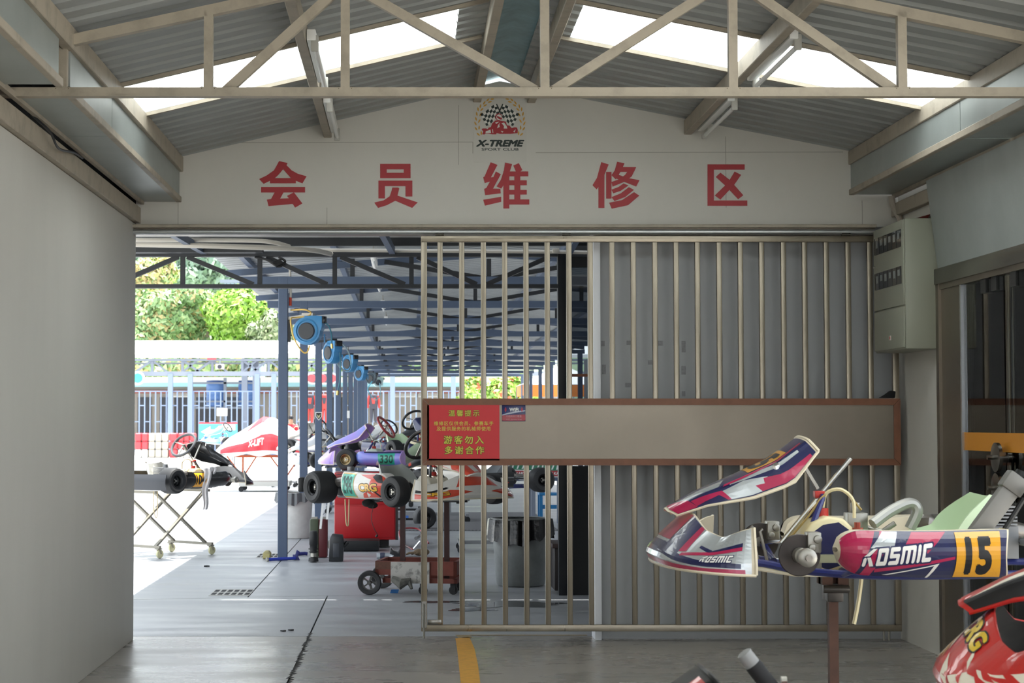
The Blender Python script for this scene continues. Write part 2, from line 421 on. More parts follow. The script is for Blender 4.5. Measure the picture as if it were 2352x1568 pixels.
# sloping steel panel over the door
MB().prism([(XR-.005, 7.9, 2.485), (XR+.02, 7.9, 2.485), (XR-.05, 7.9, 3.06), (XR-.075, 7.9, 3.06)], (0, 4.12, 0)).ob('sloping_panel', GALV, wr)
MB().box(XR-.005, XR+.015, 12.02, 12.028, 2.49, 3.05).ob('panel_edge', STEELB, wr)
wn = sroot('wall_near')
MB().box(XL-.2, XR+.2, -3.15, -3.0, 2.9, 4.2).ob('wall_face', PAINT, wn)
# room behind the glass
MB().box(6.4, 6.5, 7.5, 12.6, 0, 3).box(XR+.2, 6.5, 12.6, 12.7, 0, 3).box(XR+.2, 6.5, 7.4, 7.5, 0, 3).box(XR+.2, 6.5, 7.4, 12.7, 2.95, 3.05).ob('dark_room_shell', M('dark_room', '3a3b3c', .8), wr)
# glass door
d1 = sroot('door_1')
MB().box(XR-.03, XR+.2, 7.9, 12.03, 2.385, 2.488).ob('lintel', STEELD, d1, bevel=.006)
MB().box(XR-.012, XR+.06, 7.9, 11.97, 2.352, 2.385).ob('lintel_trim', STEELB, d1)
MB().box(XR-.02, XR+.14, 11.97, 12.03, 0, 2.385).box(XR+.0, XR+.14, 11.55, 11.97, 0, 2.36).ob('jamb', STEELB, d1)
MB().box(XR-.008, XR+.02, 11.525, 11.55, 0, 2.36).ob('jamb_edge', M('bright_edge', 'b9bcc0', .25, metal=.8), d1)
for (y0, y1) in ((10.745, 11.525), (9.3, 10.73), (7.9, 9.29)):
    MB().box(XR+.01, XR+.022, y0, y1, .02, 2.352).ob('glass_pane', GLASS, d1)
MB().box(XR+.004, XR+.008, 7.9, 11.53, 1.33, 1.44).ob('orange_band', M('orange_film', 'd08a25', .5), d1)
for (y, z) in ((11.1, 2.31), (10.9, 2.31), (10.55, 2.31)):
    MB().box(XR+.0, XR+.03, y-.05, y+.05, z-.04, z+.045).ob('patch_fitting', BLACK, d1)
for z in (1.30, 1.125):
    h = MB().lathe((XR+.01, 10.74, z), (-1, 0, 0), [(0, .075), (.03, .075), (.085, .065), (.085, .045), (.03, .04), (.03, 0)], 28); h.cyl((XR-.065, 10.74, z), (XR-.10, 10.74, z), .014)
    h.ob('door_knob', STEELD, d1)

# ---------------------------------------------------------------- ceiling: corrugated sheets, skylights, purlins
ceil = sroot('ceiling')
RIB = [(0, 0), (.06, 0), (.078, .028), (.118, .028), (.136, 0), (.19, 0)]
def corr_profile(y0, n, pitch=.19, amp=1.0):
    out = []
    for k in range(n): out += [(y0+k*pitch+p*pitch/.19, h*amp) for p, h in RIB[:-1]]
    return out+[(y0+n*pitch, 0)]
def corr_sheet(xa, za, xb, zb, prof, th=.003):
    mb = MB(); n = len(prof); sl = Vector((xb-xa, 0, zb-za)).normalized(); nm = Vector((-sl.z, 0, sl.x)); nm = nm if nm.z > 0 else -nm
    V = []
    for o in (0, th):
        for (x, z) in ((xa, za), (xb, zb)):
            V += [Vector((x, y, z))+nm*(h+o) for y, h in prof]
    F = []
    for k in range(n-1):
        F += [(k, k+1, n+k+1, n+k), (2*n+k, 3*n+k, 3*n+k+1, 2*n+k+1)]
        F += [(k, 2*n+k, 2*n+k+1, k+1), (n+k, n+k+1, 3*n+k+1, 3*n+k)]
    F += [(0, n, 3*n, 2*n), (n-1, 3*n-1, 4*n-1, 2*n-1)]
    return mb.add(V, F)
ELX, ERX = -1.72, 3.22
def zroof(x): return EZL+(RZ-EZL)*(x+1.57)/(RX+1.57) if x < RX else EZR+(RZ-EZR)*(3.08-x)/(3.08-RX)
skys = [(10.2, 5), (1.65, 5), (-1.2, 5)]  # only the first is in view; the others are added to light the rear
y = -3.1
while y < 12.95:
    sky = any(abs(y-s[0]) < .4 for s in skys)
    n = 5
    for sd in (0, 1):
        xa, xb = (ELX, RX-.12) if sd == 0 else (ERX, RX+.12)
        if sky or (sd == 1 and 4.9 < y < 6.9):  # unseen right-slope skylights added to brighten the left wall
            xb2 = RX-.36 if sd == 0 else RX+.33
            corr_sheet(xa, zroof(xa)+.012, xb2, zroof(xb2)+.012, corr_profile(y, n)).ob('skylight_sheet', SKYL, ceil, smooth=0)
            corr_sheet(xb2, zroof(xb2), xb, zroof(xb), corr_profile(y, n)).ob('roof_sheet', ROOFM, ceil, smooth=0)
        else:
            corr_sheet(xa, zroof(xa), xb, zroof(xb), corr_profile(y, n)).ob('roof_sheet', ROOFM, ceil, smooth=0)
    y += .95
# ridge cap
MB().prism([(RX-.34, -3, zroof(RX-.34)+.035), (RX, -3, RZ+.05), (RX+.34, -3, zroof(RX+.34)+.035), (RX+.34, -3, zroof(RX+.34)+.04), (RX, -3, RZ+.056), (RX-.34, -3, zroof(RX-.34)+.04)], (0, 16.1, 0)).ob('ridge_cap', BLUEF, ceil)
def purlin(x, w, h, top, name='purlin', y0=-3, y1=YW-.002, m=None): return MB().box(x-w/2, x+w/2, y0, y1, top-h, top).ob(name, m or CREAM, ceil, bevel=.004, bseg=1)
purlin(.49, .055, .10, zroof(.49)-.004); purlin(.87, .055, .10, zroof(.87)-.004)
purlin(-.555, .055, .10, zroof(-.555)-.008); purlin(1.965, .055, .10, zroof(1.965)-.008)
# skylight edge laths
for y in (10.18, 11.16):
    for (xa, xb) in ((ELX, RX-.2), (ERX, RX+.2)): MB().beam((xa, y, zroof(xa)-.012), (xb, y, zroof(xb)-.012), .03, .02, up=(0, 0, 1)).ob('skylight_lath', CREAM, ceil)
# eave beams and gutter boxes
MB().box(-1.62, -1.565, -3, YW-.002, 3.25, zroof(-1.57)-.004).ob('eave_purlin', CREAM, ceil, bevel=.004, bseg=1)
MB().box(3.085, 3.14, -3, YW-.002, 3.30, zroof(3.085)-.004).ob('eave_purlin', CREAM, ceil, bevel=.004, bseg=1)
gl = sroot('trim_1')
for (y0, y1) in ((-3, 5.0), (5.01, 8.46), (8.75, 10.0), (10.01, 12.99)):
    MB().box(-1.605, -1.59, y0, y1, 3.07, 3.27).ob('gutter_side', GALV, gl)
    MB().box(-1.85, -1.60, y0, y1, 3.04, 3.052).ob('gutter_soffit', GALV, gl)
for (y0, y1) in ((-3, 8.5), (8.75, 12.985)): MB().box(-1.612, -1.575, y0, y1, 3.035, 3.075).ob('gutter_angle', CREAM, gl, bevel=.003, bseg=1)
MB().box(-2.16, -1.70, -3, 13.1, 3.35, 3.362).ob('light_cap', DARK, gl)  # added cap that keeps the sun from falling into the gap
MB().box(-1.86, -1.835, -3, 12.985, 3.02, 3.05).ob('gutter_angle', CREAM, gl)
MB().box(XL-.06, XL+.035, -3, 12.99, 2.887, 2.998).ob('wall_channel', CREAM, gl, bevel=.004, bseg=1)
g2 = sroot('trim_2')
for (y0, y1) in ((-3, 5.0), (5.01, 10.4), (10.41, 12.99)):
    MB().box(3.10, 3.115, y0, y1, 3.12, 3.32).ob('gutter_side', GALV, g2)
    MB().box(3.105, 3.40, y0, y1, 3.09, 3.102).ob('gutter_soffit', GALV, g2)
MB().box(3.085, 3.122, -3, 12.985, 3.085, 3.125).ob('gutter_angle', CREAM, g2, bevel=.003, bseg=1)
MB().box(3.385, 3.41, -3, 12.985, 3.065, 3.10).ob('gutter_angle', CREAM, g2)
MB().box(XR-.05, XR-.002, 12.04, 12.99, 2.93, 3.02).ob('wall_channel', CREAM, g2, bevel=.004, bseg=1)
MB().box(XR-.006, XR+.12, -3, 13, 3.1, 3.42).ob('upper_blocker', DARK, g2)
tag(MB().tube(spline([(3.36, 12.9, 3.07), (3.37, 12.9, 3.0), (3.405, 12.85, 2.9), (3.415, 12.8, 2.75)], 4), .022, 10).ob('drain_pipe', M('old_pvc', 'b0a79a', .5)), 'short bent cream pipe running down behind the grey meter cabinet', 'pipe')
# cable loop hanging in the gap over the left wall
tag(MB().tube(spline([(-1.87, 9.2, 3.03), (-1.82, 9.45, 2.98), (-1.82, 9.7, 2.93), (-1.83, 10.2, 2.98), (-1.87, 10.7, 3.02)], 5), .007, 6).ob('cable_loop', BLACK), 'black cable sagging from the dark gap above the left wall', 'cable')

# ---------------------------------------------------------------- roof truss
YT = 8.72
tr = thing('roof_truss', 'welded cream steel roof truss spanning the room overhead', 'truss', (RX, YT, 3.05))
def T(px, py): return at(px, py, YT)
zc = T(1176, 211).z; xa, xb = T(-40, 211).x, T(2400, 211).x
MB().beam((xa, YT, zc), (xb, YT, zc), .05, .036, up=(0, 0, 1)).box(xa, xb, YT-.03, YT+.03, zc-.025, zc-.018).ob('bottom_chord', CREAM, tr)
ztop = lambda x: zroof(x)-.10
xs = [T(p, 211).x for p in (145, 479, 793, 1251, 1683, 2071)]
pl = [T(145, 100), T(793, -41)]; sl = (pl[1].z-pl[0].z)/(pl[1].x-pl[0].x)
zt = lambda x: pl[0].z+sl*(x-pl[0].x) if x < xs[3] else pl[0].z+sl*(xs[3]-pl[0].x)-sl*.95*(x-xs[3])
MB().beam((xs[0]-.02, YT, zt(xs[0])), (xs[3], YT, zt(xs[3])), .05, .05, up=(0, 0, 1)).ob('top_chord', CREAM, tr)
MB().beam((xs[3], YT, zt(xs[3])), (3.15, YT, zt(3.15)), .05, .05, up=(0, 0, 1)).ob('top_chord', CREAM, tr)
for i, x in enumerate(xs):
    MB().beam((x, YT-.004, zc), (x, YT-.004, zt(x)), .042, .042, up=(0, 1, 0)).ob('vertical_strut', CREAM, tr)
    for dx in (-.03, .03): MB().sphere((x+dx, YT-.012, zc+.012), (.014, .014, .011), 8, 6).ob('weld_bead', CREAM_J, tr)
for (xa_, xb_) in ((xs[1]+.075, xs[2]), (xs[3]-.03, xs[2]), (xs[3]+.03, xs[4]), (xs[5]-.02, xs[4])):
    MB().beam((xa_, YT+.012, zc), (xb_, YT+.012, zt(xb_)), .045, .04, up=(0, 1, 0)).ob('diagonal_strut', CREAM, tr)

# ---------------------------------------------------------------- fluorescent battens
TUBE = M('fluorescent_tube', 'eef0ee', .25, spec=.6)
def batten(x, y0, z, sx, label):
    r = thing('tube_light', label, 'lamp', (x, y0, z), group='fluorescent battens on the purlins')
    MB().box(x-.024, x+.024, y0, y0+1.22, z-.03, z+.03).ob('batten', WHITE, r, bevel=.006)
    for yy in (y0+.01, y0+1.19):
        MB().box(x-.02+sx*.03, x+.02+sx*.03, yy, yy+.022, z-.085, z-.0).ob('lamp_holder', M('lamp_holder_grey', 'b4b2ab', .5), r, bevel=.006)
    MB().cyl((x+sx*.035, y0+.03, z-.06), (x+sx*.035, y0+1.19, z-.06), .0135, n=12).ob('tube', TUBE, r)
    return r
zl = zroof(-.555)-.06; zr = zroof(1.965)-.06
batten(-.50, 9.65, zl-.02, .6, 'tube light on the left purlin in front of the skylight, nearer one')
batten(-.50, 11.55, zl-.02, .6, 'tube light on the left purlin next to the white gable wall')
batten(2.03, 9.72, zr-.02, .8, 'tube light on the right purlin in front of the skylight, nearer one')
batten(2.03, 11.62, zr-.02, .8, 'tube light on the right purlin next to the white gable wall')
# ---------------------------------------------------------------- door track and sliding gate
YG = 12.86
tk = thing('gate_track', 'long steel track rail with rounded cover along the bottom of the lettered wall', 'rail', at(1160, 528, YG))
a, b = at(303, 517, YG), at(2012, 523, YG)
MB().box(a.x, b.x, YG-.02, YW-.002, b.z, a.z+.004).ob('top_angle', CREAM, tk, bevel=.002, bseg=1)
c, d = at(303, 526, YG), at(2012, 538, YG)
MB().box(a.x, b.x, YG+.03, YW-.002, d.z, b.z).ob('rail_web', STEELB, tk)
MB().cyl((a.x, YG+.008, (c.z+d.z)/2), (b.x, YG+.008, (c.z+d.z)/2), (c.z-d.z)/2, n=14).ob('rail_cover', M('zinc_rail', 'b9bcbd', .28, metal=.7), tk)
gt = thing('sliding_gate', 'stainless steel sliding gate of upright bars with a brown framed middle panel', 'gate', (at(1516, 1450, YG).x, YG, 0))
TW = .036
def gx(px, py): return at(px, py, YG)
zt0, zt1, zb0, zb1 = gx(1176, 542).z, gx(1176, 556).z, gx(1176, 1434).z, gx(1176, 1449).z
zp0, zp1 = gx(1176, 915).z, gx(1176, 1068).z
x0, x1 = gx(967, 985).x, gx(2065, 985).x
MB().box(x0, x1, YG-.02, YG+.02, zt1, zt0).ob('top_rail', STEEL, gt, bevel=.003)
MB().box(x0+.012, x1, YG-.02, YG+.02, zb1, zb0).ob('bottom_rail', STEEL, gt, bevel=.003)
MB().box(x0, x0+.042, YG-.021, YG+.021, zb1+.0, zt1).ob('end_post', STEEL, gt, bevel=.003)
MB().box(x1-.042, x1, YG-.021, YG+.021, zb0, zt1).ob('end_post', STEEL, gt, bevel=.003)
bar = None; bx = [1011, 1061, 1111, 1160, 1209, 1258, 1308, 1357, 1407, 1456, 1506, 1555, 1604, 1654, 1703, 1752, 1802, 1851, 1901, 1951, 2001]
L = zt1-zb0
for p in bx:
    X = gx(p, 985).x
    if bar is None:
        bar = MB().box(-TW/2, TW/2, -.017, .017, zb0, zt1).ob('bar', STEEL, gt, world=False, bevel=.004); bar.location = (X-gt.location.x, 0, 0)
    else: cp(bar, (X-gt.location.x, 0, 0))
# middle panel
px0, px1 = gx(970, 985).x, gx(2063, 985).x; fw = .046; yp = YG-.06
MB().box(px0+.01, px1-.01, yp+.004, yp+.05, zp1+.01, zp0-.01).ob('panel_plate', STEELB, gt)
for k, q in (('panel_border', [(px0, zp0), (px1, zp0), (px1-fw, zp0-fw), (px0+fw, zp0-fw)]), ('panel_border', [(px0, zp1), (px1, zp1), (px1-fw, zp1+fw), (px0+fw, zp1+fw)]),
             ('panel_border', [(px0, zp0), (px0+fw, zp0-fw), (px0+fw, zp1+fw), (px0, zp1)]), ('panel_border', [(px1, zp0), (px1-fw, zp0-fw), (px1-fw, zp1+fw), (px1, zp1)])):
    cx = sum(p[0] for p in q)/4; cz = sum(p[1] for p in q)/4
    MB().prism([(cx+(x-cx)*.9997, yp-.008, cz+(z-cz)*.985) for x, z in q], (0, .018, 0)).ob(k, BROWN, gt)
# bolt and bracket on the leading post
MB().box(x0+.004, x0+.038, YG-.028, YG-.02, gx(0, 1440).z, gx(0, 1380).z).ob('bolt_plate', STEELD, gt)
MB().cyl((x0+.02, YG-.035, .028), (x0+.02, YG-.035, gx(0, 1385).z), .007, n=8).ob('drop_bolt', ALU, gt)
MB().box(x0+.045, x0+.14, YG-.03, YG-.018, zb0+.002, zb0+.036).ob('bolt_bracket', STEELD, gt, bevel=.004)
for p in (1943, 1300, 1010):
    r_ = MB().cyl((gx(p, 535).x-.03, YG, zt0+.012), (gx(p, 535).x+.03, YG, zt0+.012), .012, n=10); r_.ob('hanger', STEELD, gt)
for p in (2030, 2042): MB().cyl((gx(p, 1450).x, YG, .01), (gx(p, 1450).x, YG, zb1), .008, n=8).ob('guide_pin', ALU, gt)

_g = gx(2036, 912); tag(MB().prism([(_g.x-.06, YG-.04, zp0+.003), (_g.x+.05, YG-.04, zp0+.003), (_g.x+.055, YG-.04, zp0+.05), (_g.x+.02, YG-.04, zp0+.055), (_g.x-.02, YG-.04, zp0+.025)], (0, .035, 0)).ob('cloth', M('glove_black', '17181a', .9), bevel=.006), 'black crumpled cloth lying on the right end of the gate panel', 'cloth')
# ---------------------------------------------------------------- red notice and sticker on the gate panel
def sign_S(pxa, pya, pxb, pyb, Y):          # u, v in 0..1 from the lower left corner
    a, b = at(pxa, pyb, Y), at(pxb, pya, Y); return flat((a.x, Y, a.z), (b.x-a.x, 0, 0), (0, 0, b.z-a.z)), a, b
yn = yp+.0035
S, a, b = sign_S(981, 930, 1147, 1057, yn-.012)
nt_ = thing('notice_board', 'red notice with yellow lettering at the left end of the gate panel', 'sign', ((a.x+b.x)/2, yn-.006, a.z))
MB().box(a.x, b.x, yn-.0115, yn, a.z, b.z).ob('board', SIGNR, nt_)
def uv(px, py, B): return ((px-B[0])/(B[2]-B[0]), (B[3]-py)/(B[3]-B[1]))
def line_on(txt, box, B, S, parent, mat, bold, edge=None, name='lettering', spacing=1.0, shear=0.0, world=True):
    u0, v0 = uv(box[0], box[3], B); u1, v1 = uv(box[2], box[1], B)
    base = text2d(txt, bold, shear, spacing)
    if edge: decal(name+'_outline', fit2d(text2d(txt, bold+edge[1], shear, spacing), (u0, v0, u1, v1), base), S, edge[0], parent, off=.0006, world=world)
    decal(name, fit2d(base, (u0, v0, u1, v1)), S, mat, parent, off=.0012, world=world)
B = (981, 930, 1147, 1057)
ed = (INK, .035)
line_on('温馨提示', (1030, 941, 1101, 956), B, S, nt_, GOLDT, .02, ed, spacing=1.35)
line_on('维修区仅供会员、参赛车手', (997, 967, 1133, 977), B, S, nt_, GOLDT, .012, None, spacing=1.2)
line_on('及提供服务的机械师使用', (1003, 979, 1126, 989), B, S, nt_, GOLDT, .012, None, spacing=1.2)
line_on('游客勿入', (1019, 1000, 1111, 1019), B, S, nt_, GOLDT, .028, ed, spacing=1.35)
line_on('多谢合作', (1021, 1024, 1112, 1043), B, S, nt_, GOLDT, .028, ed, spacing=1.35)
B = (1153, 930, 1207, 967); S, a, b = sign_S(*B, yn-.003)
ws = thing('wifi_sticker', 'small navy and red wifi sticker on the steel gate panel beside the red notice', 'sticker', ((a.x+b.x)/2, yn, a.z))
MB().box(a.x, b.x, yn-.0025, yn+.0005, a.z, b.z).ob('backing', M('sticker_navy', '202a66', .25), ws, bevel=.008)
decal('red_half', polys2d([(.01, .03), (.99, .03), (.99, .42), (.55, .40), (.01, .36)]), S, M('sticker_red', 'a8202e', .25), ws, off=.0004, world=True)
decal('white_swoosh', polys2d([(.01, .36), (.35, .46), (.99, .62), (.99, .68), (.5, .6), (.2, .5), (.01, .41)]), S, M('swoosh', 'b9bdd0', .3), ws, off=.0008, world=True)
line_on('WiFi', (1170, 936, 1191, 945), B, S, ws, WHITE, .04)
line_on('无线网络已覆盖', (1162, 953, 1198, 958), B, S, ws, M('faded_white', 'c98f96', .4), .01)
line_on('WiFi Service Area', (1162, 961, 1198, 964), B, S, ws, M('faded_white', 'c98f96', .4), .01)
for sx, cx in ((-1, .16), (1, .84)):
    for r in (.06, .1, .14): decal('signal_wave', polys2d([(cx-sx*.05+sx*r*math.cos(t)*.7, .72+r*1.3*math.sin(t)) for t in np.linspace(-1, 1, 7)]+[(cx-sx*.05+sx*(r-.022)*math.cos(t)*.7, .72+(r-.022)*1.3*math.sin(t)) for t in np.linspace(1, -1, 7)]), S, SIGNR, ws, off=.0009, world=True)

# ---------------------------------------------------------------- lettering on the gable wall
ys = YW-.004
R_ = lambda x0, y0, x1, y1: [(x0, y0), (x1, y0), (x1, y1), (x0, y1)]
LET = [(0, 'leftmost red letter on the white wall, like a roof over a bar', [
  [(1750,1208),(1800,1185),(1850,1150),(1885,1087),(1942,1100),(1935,1115),(1912,1142),(1880,1180),(1855,1203),(1823,1205),(1823,1220),(1780,1241)],
  [(1912,1142),(1935,1115),(1970,1150),(2010,1172),(2070,1190),(2042,1238),(1998,1220),(1998,1203),(1965,1203)], R_(1823,1202,1998,1237), R_(1763,1262,2060,1299),
  [(1855,1298),(1915,1298),(1892,1340),(1950,1338),(1980,1376),(1813,1391),(1802,1347),(1830,1343)], [(1938,1322),(1985,1298),(2042,1373),(1993,1401),(1950,1338)]]),
 (776, 'second red letter from the left, boxes above two spread feet', [R_(286,1106,491,1143), R_(286,1143,330,1166), R_(445,1143,491,1166), R_(286,1166,491,1202), R_(274,1219,503,1256), R_(274,1255,318,1339), R_(457,1255,503,1326),
  [(368,1266),(408,1266),(415,1272),(403,1320),(539,1366),(502,1403),(388,1355),(330,1385),(272,1403),(246,1367),(310,1352),(350,1325),(362,1290)]]),
 (776, 'middle red letter of the row, under the round club emblem', [
  [(1032,1095),(1078,1113),(1034,1197),(1050,1195),(1067,1157),(1101,1176),(1048,1273),(1098,1274),(1100,1305),(995,1317),(988,1275),(1003,1268),(1027,1225),(992,1236),(982,1196),(990,1192)],
  [(982,1348),(1103,1328),(1103,1362),(993,1388)], [(1129,1097),(1177,1108),(1162,1155),(1158,1200),(1117,1252),(1104,1273),(1072,1258),(1100,1215),(1122,1150)], R_(1118,1156,1158,1407),
  [(1185,1117),(1222,1101),(1246,1147),(1230,1160),(1203,1160)], R_(1150,1157,1286,1190), R_(1150,1217,1276,1250), R_(1150,1282,1276,1313), R_(1150,1346,1293,1380), R_(1192,1158,1232,1379)]),
 (776, 'fourth red letter from the left, with many slanting strokes', [[(1779,1094),(1829,1110),(1800,1180),(1800,1403),(1760,1403),(1760,1262),(1748,1278),(1720,1250),(1750,1200)], R_(1812,1160,1848,1340),
  [(1886,1092),(1936,1102),(1915,1150),(1877,1211),(1848,1182),(1870,1150)], [(1910,1127),(2015,1128),(2000,1160),(1900,1160)], [(2015,1128),(1985,1190),(1940,1225),(1855,1260),(1848,1228),(1900,1210),(1940,1180),(1955,1158)],
  [(1877,1190),(1893,1178),(1950,1200),(2037,1216),(2015,1259),(1940,1230),(1880,1205)], [(1930,1238),(1963,1252),(1910,1288),(1860,1305),(1848,1280),(1895,1262)], [(1965,1263),(2000,1281),(1940,1330),(1868,1357),(1848,1330),(1910,1305)], [(2000,1297),(2036,1320),(1960,1385),(1850,1408),(1832,1368),(1920,1350)]]),
 (1552, 'rightmost red letter on the white wall, a cross in an open box', [R_(215,1109,466,1145), R_(215,1109,258,1389), R_(215,1353,484,1389), [(302,1165),(367,1216),(457,1318),(422,1345),(345,1262),(271,1194)], [(398,1158),(442,1180),(395,1248),(302,1347),(264,1319),(340,1245),(367,1210)]])]
for x0_, lab, ps in LET:
    mb = MB()
    for k, q in enumerate(ps):
        mb.prism([at(x0_+x/2.94, y/2.94, ys-.0001*k) for x, y in q], (0, .003, 0))
    tag(mb.ob('wall_letter', REDV, smooth=0), lab, 'letter', 'red letters on the gable wall')

# ---------------------------------------------------------------- club emblem
EB = (1088, 212, 1209, 372); S, a, b = sign_S(*EB, YW-.004)
em = thing('club_emblem', 'club emblem with a golden wreath, chequered flags and a red racing driver', 'sign', ((a.x+b.x)/2, YW-.002, a.z))
MB().box(a.x, b.x, YW-.0038, YW-.0002, a.z, b.z).ob('backing', M('emblem_white', 'cfccc5', .5), em)
def Z(p): return uv(1060+p[0]*180/1764, 210+p[1]*160/1568, EB)      # from the enlarged view
GOLD = M('wreath_gold', 'cf9a35', .45); BLK = M('emblem_black', '1d2b28', .5)
def leaf(x, y, ang, l=105, w=36):
    c, s_ = math.cos(ang), math.sin(ang); pts = []
    for t, k in ((0, 0), (.25, .8), (.5, 1), (.75, .7), (1, 0), (.75, -.7), (.5, -1), (.25, -.8)):
        dx, dy = (t-.5)*l, k*w/2; pts.append(Z((x+dx*c-dy*s_, y+dx*s_+dy*c)))
    return pts
LV = [(695, 172, -.1), (595, 190, -.75), (515, 255, -1.0), (640, 235, -.25), (428, 330, -1.4), (535, 312, -.5), (375, 400, -1.65), (460, 405, -.75), (345, 505, -1.75), (432, 520, -1.0), (327, 615, -1.85), (402, 665, -1.05), (315, 720, -2.05), (398, 815, -1.5), (328, 838, -2.2), (378, 965, -2.45), (445, 935, -1.6)]
for x, y, an in LV:
    for m in (0, 1):
        xx = x if m == 0 else 1728-x; aa = an if m == 0 else PI-an
        decal('wreath_leaf', polys2d(leaf(xx, y, aa)), S, GOLD, em, off=.0006, world=True)
for m in (0, 1):                                     # chequered flags: 6 x 5 checks on a waving patch
    def fp(i, j):
        u, v = i/6, j/5
        tl, tr_, br, bl = (420, 500), (790, 285), (860, 560), (560, 780)
        x = (1-u)*(1-v)*tl[0]+u*(1-v)*tr_[0]+u*v*br[0]+(1-u)*v*bl[0]; y = (1-u)*(1-v)*tl[1]+u*(1-v)*tr_[1]+u*v*br[1]+(1-u)*v*bl[1]
        y += 22*math.sin(u*2*PI)
        return Z((x if m == 0 else 1720-x, y))
    decal('flag_field', polys2d(*[[fp(i, j), fp(i+1, j), fp(i+1, j+1), fp(i, j+1)] for i in range(6) for j in range(5) if (i+j) % 2]), S, M('flag_white', 'e4e2dc', .5), em, off=.0006, world=True)
    decal('flag_checks', polys2d(*[[fp(i, j), fp(i+1, j), fp(i+1, j+1), fp(i, j+1)] for i in range(6) for j in range(5) if (i+j) % 2 == 0]), S, BLK, em, off=.0006, world=True)
    pp = [(775, 285), (800, 278), (905, 500), (880, 510)]; decal('flag_pole', polys2d([Z((x if m == 0 else 1720-x, y)) for x, y in pp]), S, BLK, em, off=.0008, world=True)
KR = [[(450, 850), (480, 832), (550, 832), (600, 850), (600, 820), (660, 800), (690, 720), (760, 655), (800, 650), (900, 660), (960, 670), (1000, 680), (1020, 760), (1080, 770), (1130, 825), (1200, 805), (1250, 815), (1265, 870), (1262, 940), (1100, 955), (860, 955), (790, 940), (780, 965), (700, 965), (600, 950), (540, 950), (520, 968), (465, 965), (490, 900)]]
decal('driver', polys2d(*[[Z(p) for p in q] for q in KR]), S, REDV, em, off=.001, world=True)
def ell(cx, cy, rx, ry, n=18): return [Z((cx+rx*math.cos(2*PI*k/n), cy+ry*math.sin(2*PI*k/n))) for k in range(n)]
decal('helmet', polys2d(ell(838, 575, 78, 82)), S, REDV, em, off=.0014, world=True)
decal('helmet_shell', polys2d(ell(845, 582, 60, 66)), S, M('flag_white', 'e4e2dc', .5), em, off=.0018, world=True)
decal('visor', polys2d([Z(p) for p in ((795, 550), (850, 570), (910, 600), (905, 635), (850, 625), (800, 590))]), S, REDV, em, off=.0022, world=True)
decal('driver_light', polys2d(*[[Z(p) for p in q] for q in ([(545, 900), (650, 860), (665, 935), (540, 940)], [(900, 715), (960, 700), (1020, 790), (1030, 835), (950, 835), (955, 780)], [(760, 700), (850, 680), (780, 735)], [(880, 885), (945, 905), (915, 925)], [(1165, 900), (1220, 850), (1190, 925)], [(690, 850), (705, 850), (715, 940), (700, 930)], [(820, 760), (870, 700), (850, 750), (860, 800), (800, 830)])]), S, M('flag_white', 'e4e2dc', .5), em, off=.0018, world=True)
line_on('X-TREME', (1093, 321, 1204, 337), EB, S, em, BLK, .055, None, shear=.3)
line_on('SPORT CLUB', (1106, 340, 1191, 346), EB, S, em, BLK, .02, None)

# ---------------------------------------------------------------- meter cabinet on the right wall
cb = thing('meter_cabinet', 'pale grey-green steel meter cabinet with two window rows on the wall', 'cabinet', (XR, 12.42, 1.97))
cx0, cx1, cy0, cy1, cz0, cz1 = 3.218, XR-.001, 12.03, 12.81, 1.975, 2.82
MB().box(cx0, cx1, cy0, cy1, cz0, cz1).ob('body', CAB, cb, bevel=.006)
def cz(py): return 1.5+(970-py)*12.1/4290
def door(z0, z1, wins):
    dr = MB().box(cx0-.012, cx0+.001, cy0+.012, cy1-.012, z0, z1).ob('cabinet_door', CAB, cb, bevel=.003)
    for (w0, w1) in wins:
        MB().box(cx0-.0145, cx0-.011, cy0+.05, cy1-.07, w0, w1).ob('meter_window', M('window_dark', '141a1c', .15), dr)
        for i in range(6):
            y = cy0+.085+i*.112
            MB().box(cx0-.0155, cx0-.0125, y, y+.05, w1-.06-.01*(i % 2), w1-.02).ob('meter_face', M('meter_face', '8d9494', .35), dr)
            MB().box(cx0-.0165, cx0-.013, y+.075, y+.088, w0+.002, w1-.002).ob('window_bar', BLACK, dr)
    return dr
door(2.26, 2.81, [(2.64, 2.755), (2.40, 2.515)])
dr = door(1.985, 2.25, [])
MB().box(cx0-.016, cx0-.011, cy0+.33, cy0+.37, 2.045, 2.075).ob('warning_mark', M('cab_mark', 'd8d4cc', .5), dr)
MB().box(cx0-.017, cx0-.012, cy0+.335, cy0+.352, 2.05, 2.07).ob('red_mark', SIGNR, dr)
MB().lathe((cx0-.012, cy1-.05, 2.56), (-1, 0, 0), [(0, .014), (.008, .014), (.01, 0)], 10).ob('lock', ALU, cb)
tag(MB().prism([(3.30, 12.3, 2.828), (3.41, 12.2, 2.828), (3.42, 12.16, 2.86), (3.36, 12.2, 2.845)], (0, .08, 0)).ob('rag', M('rag_red', '6e2b27', .9)), 'small dark red rag on top of the meter cabinet', 'rag')
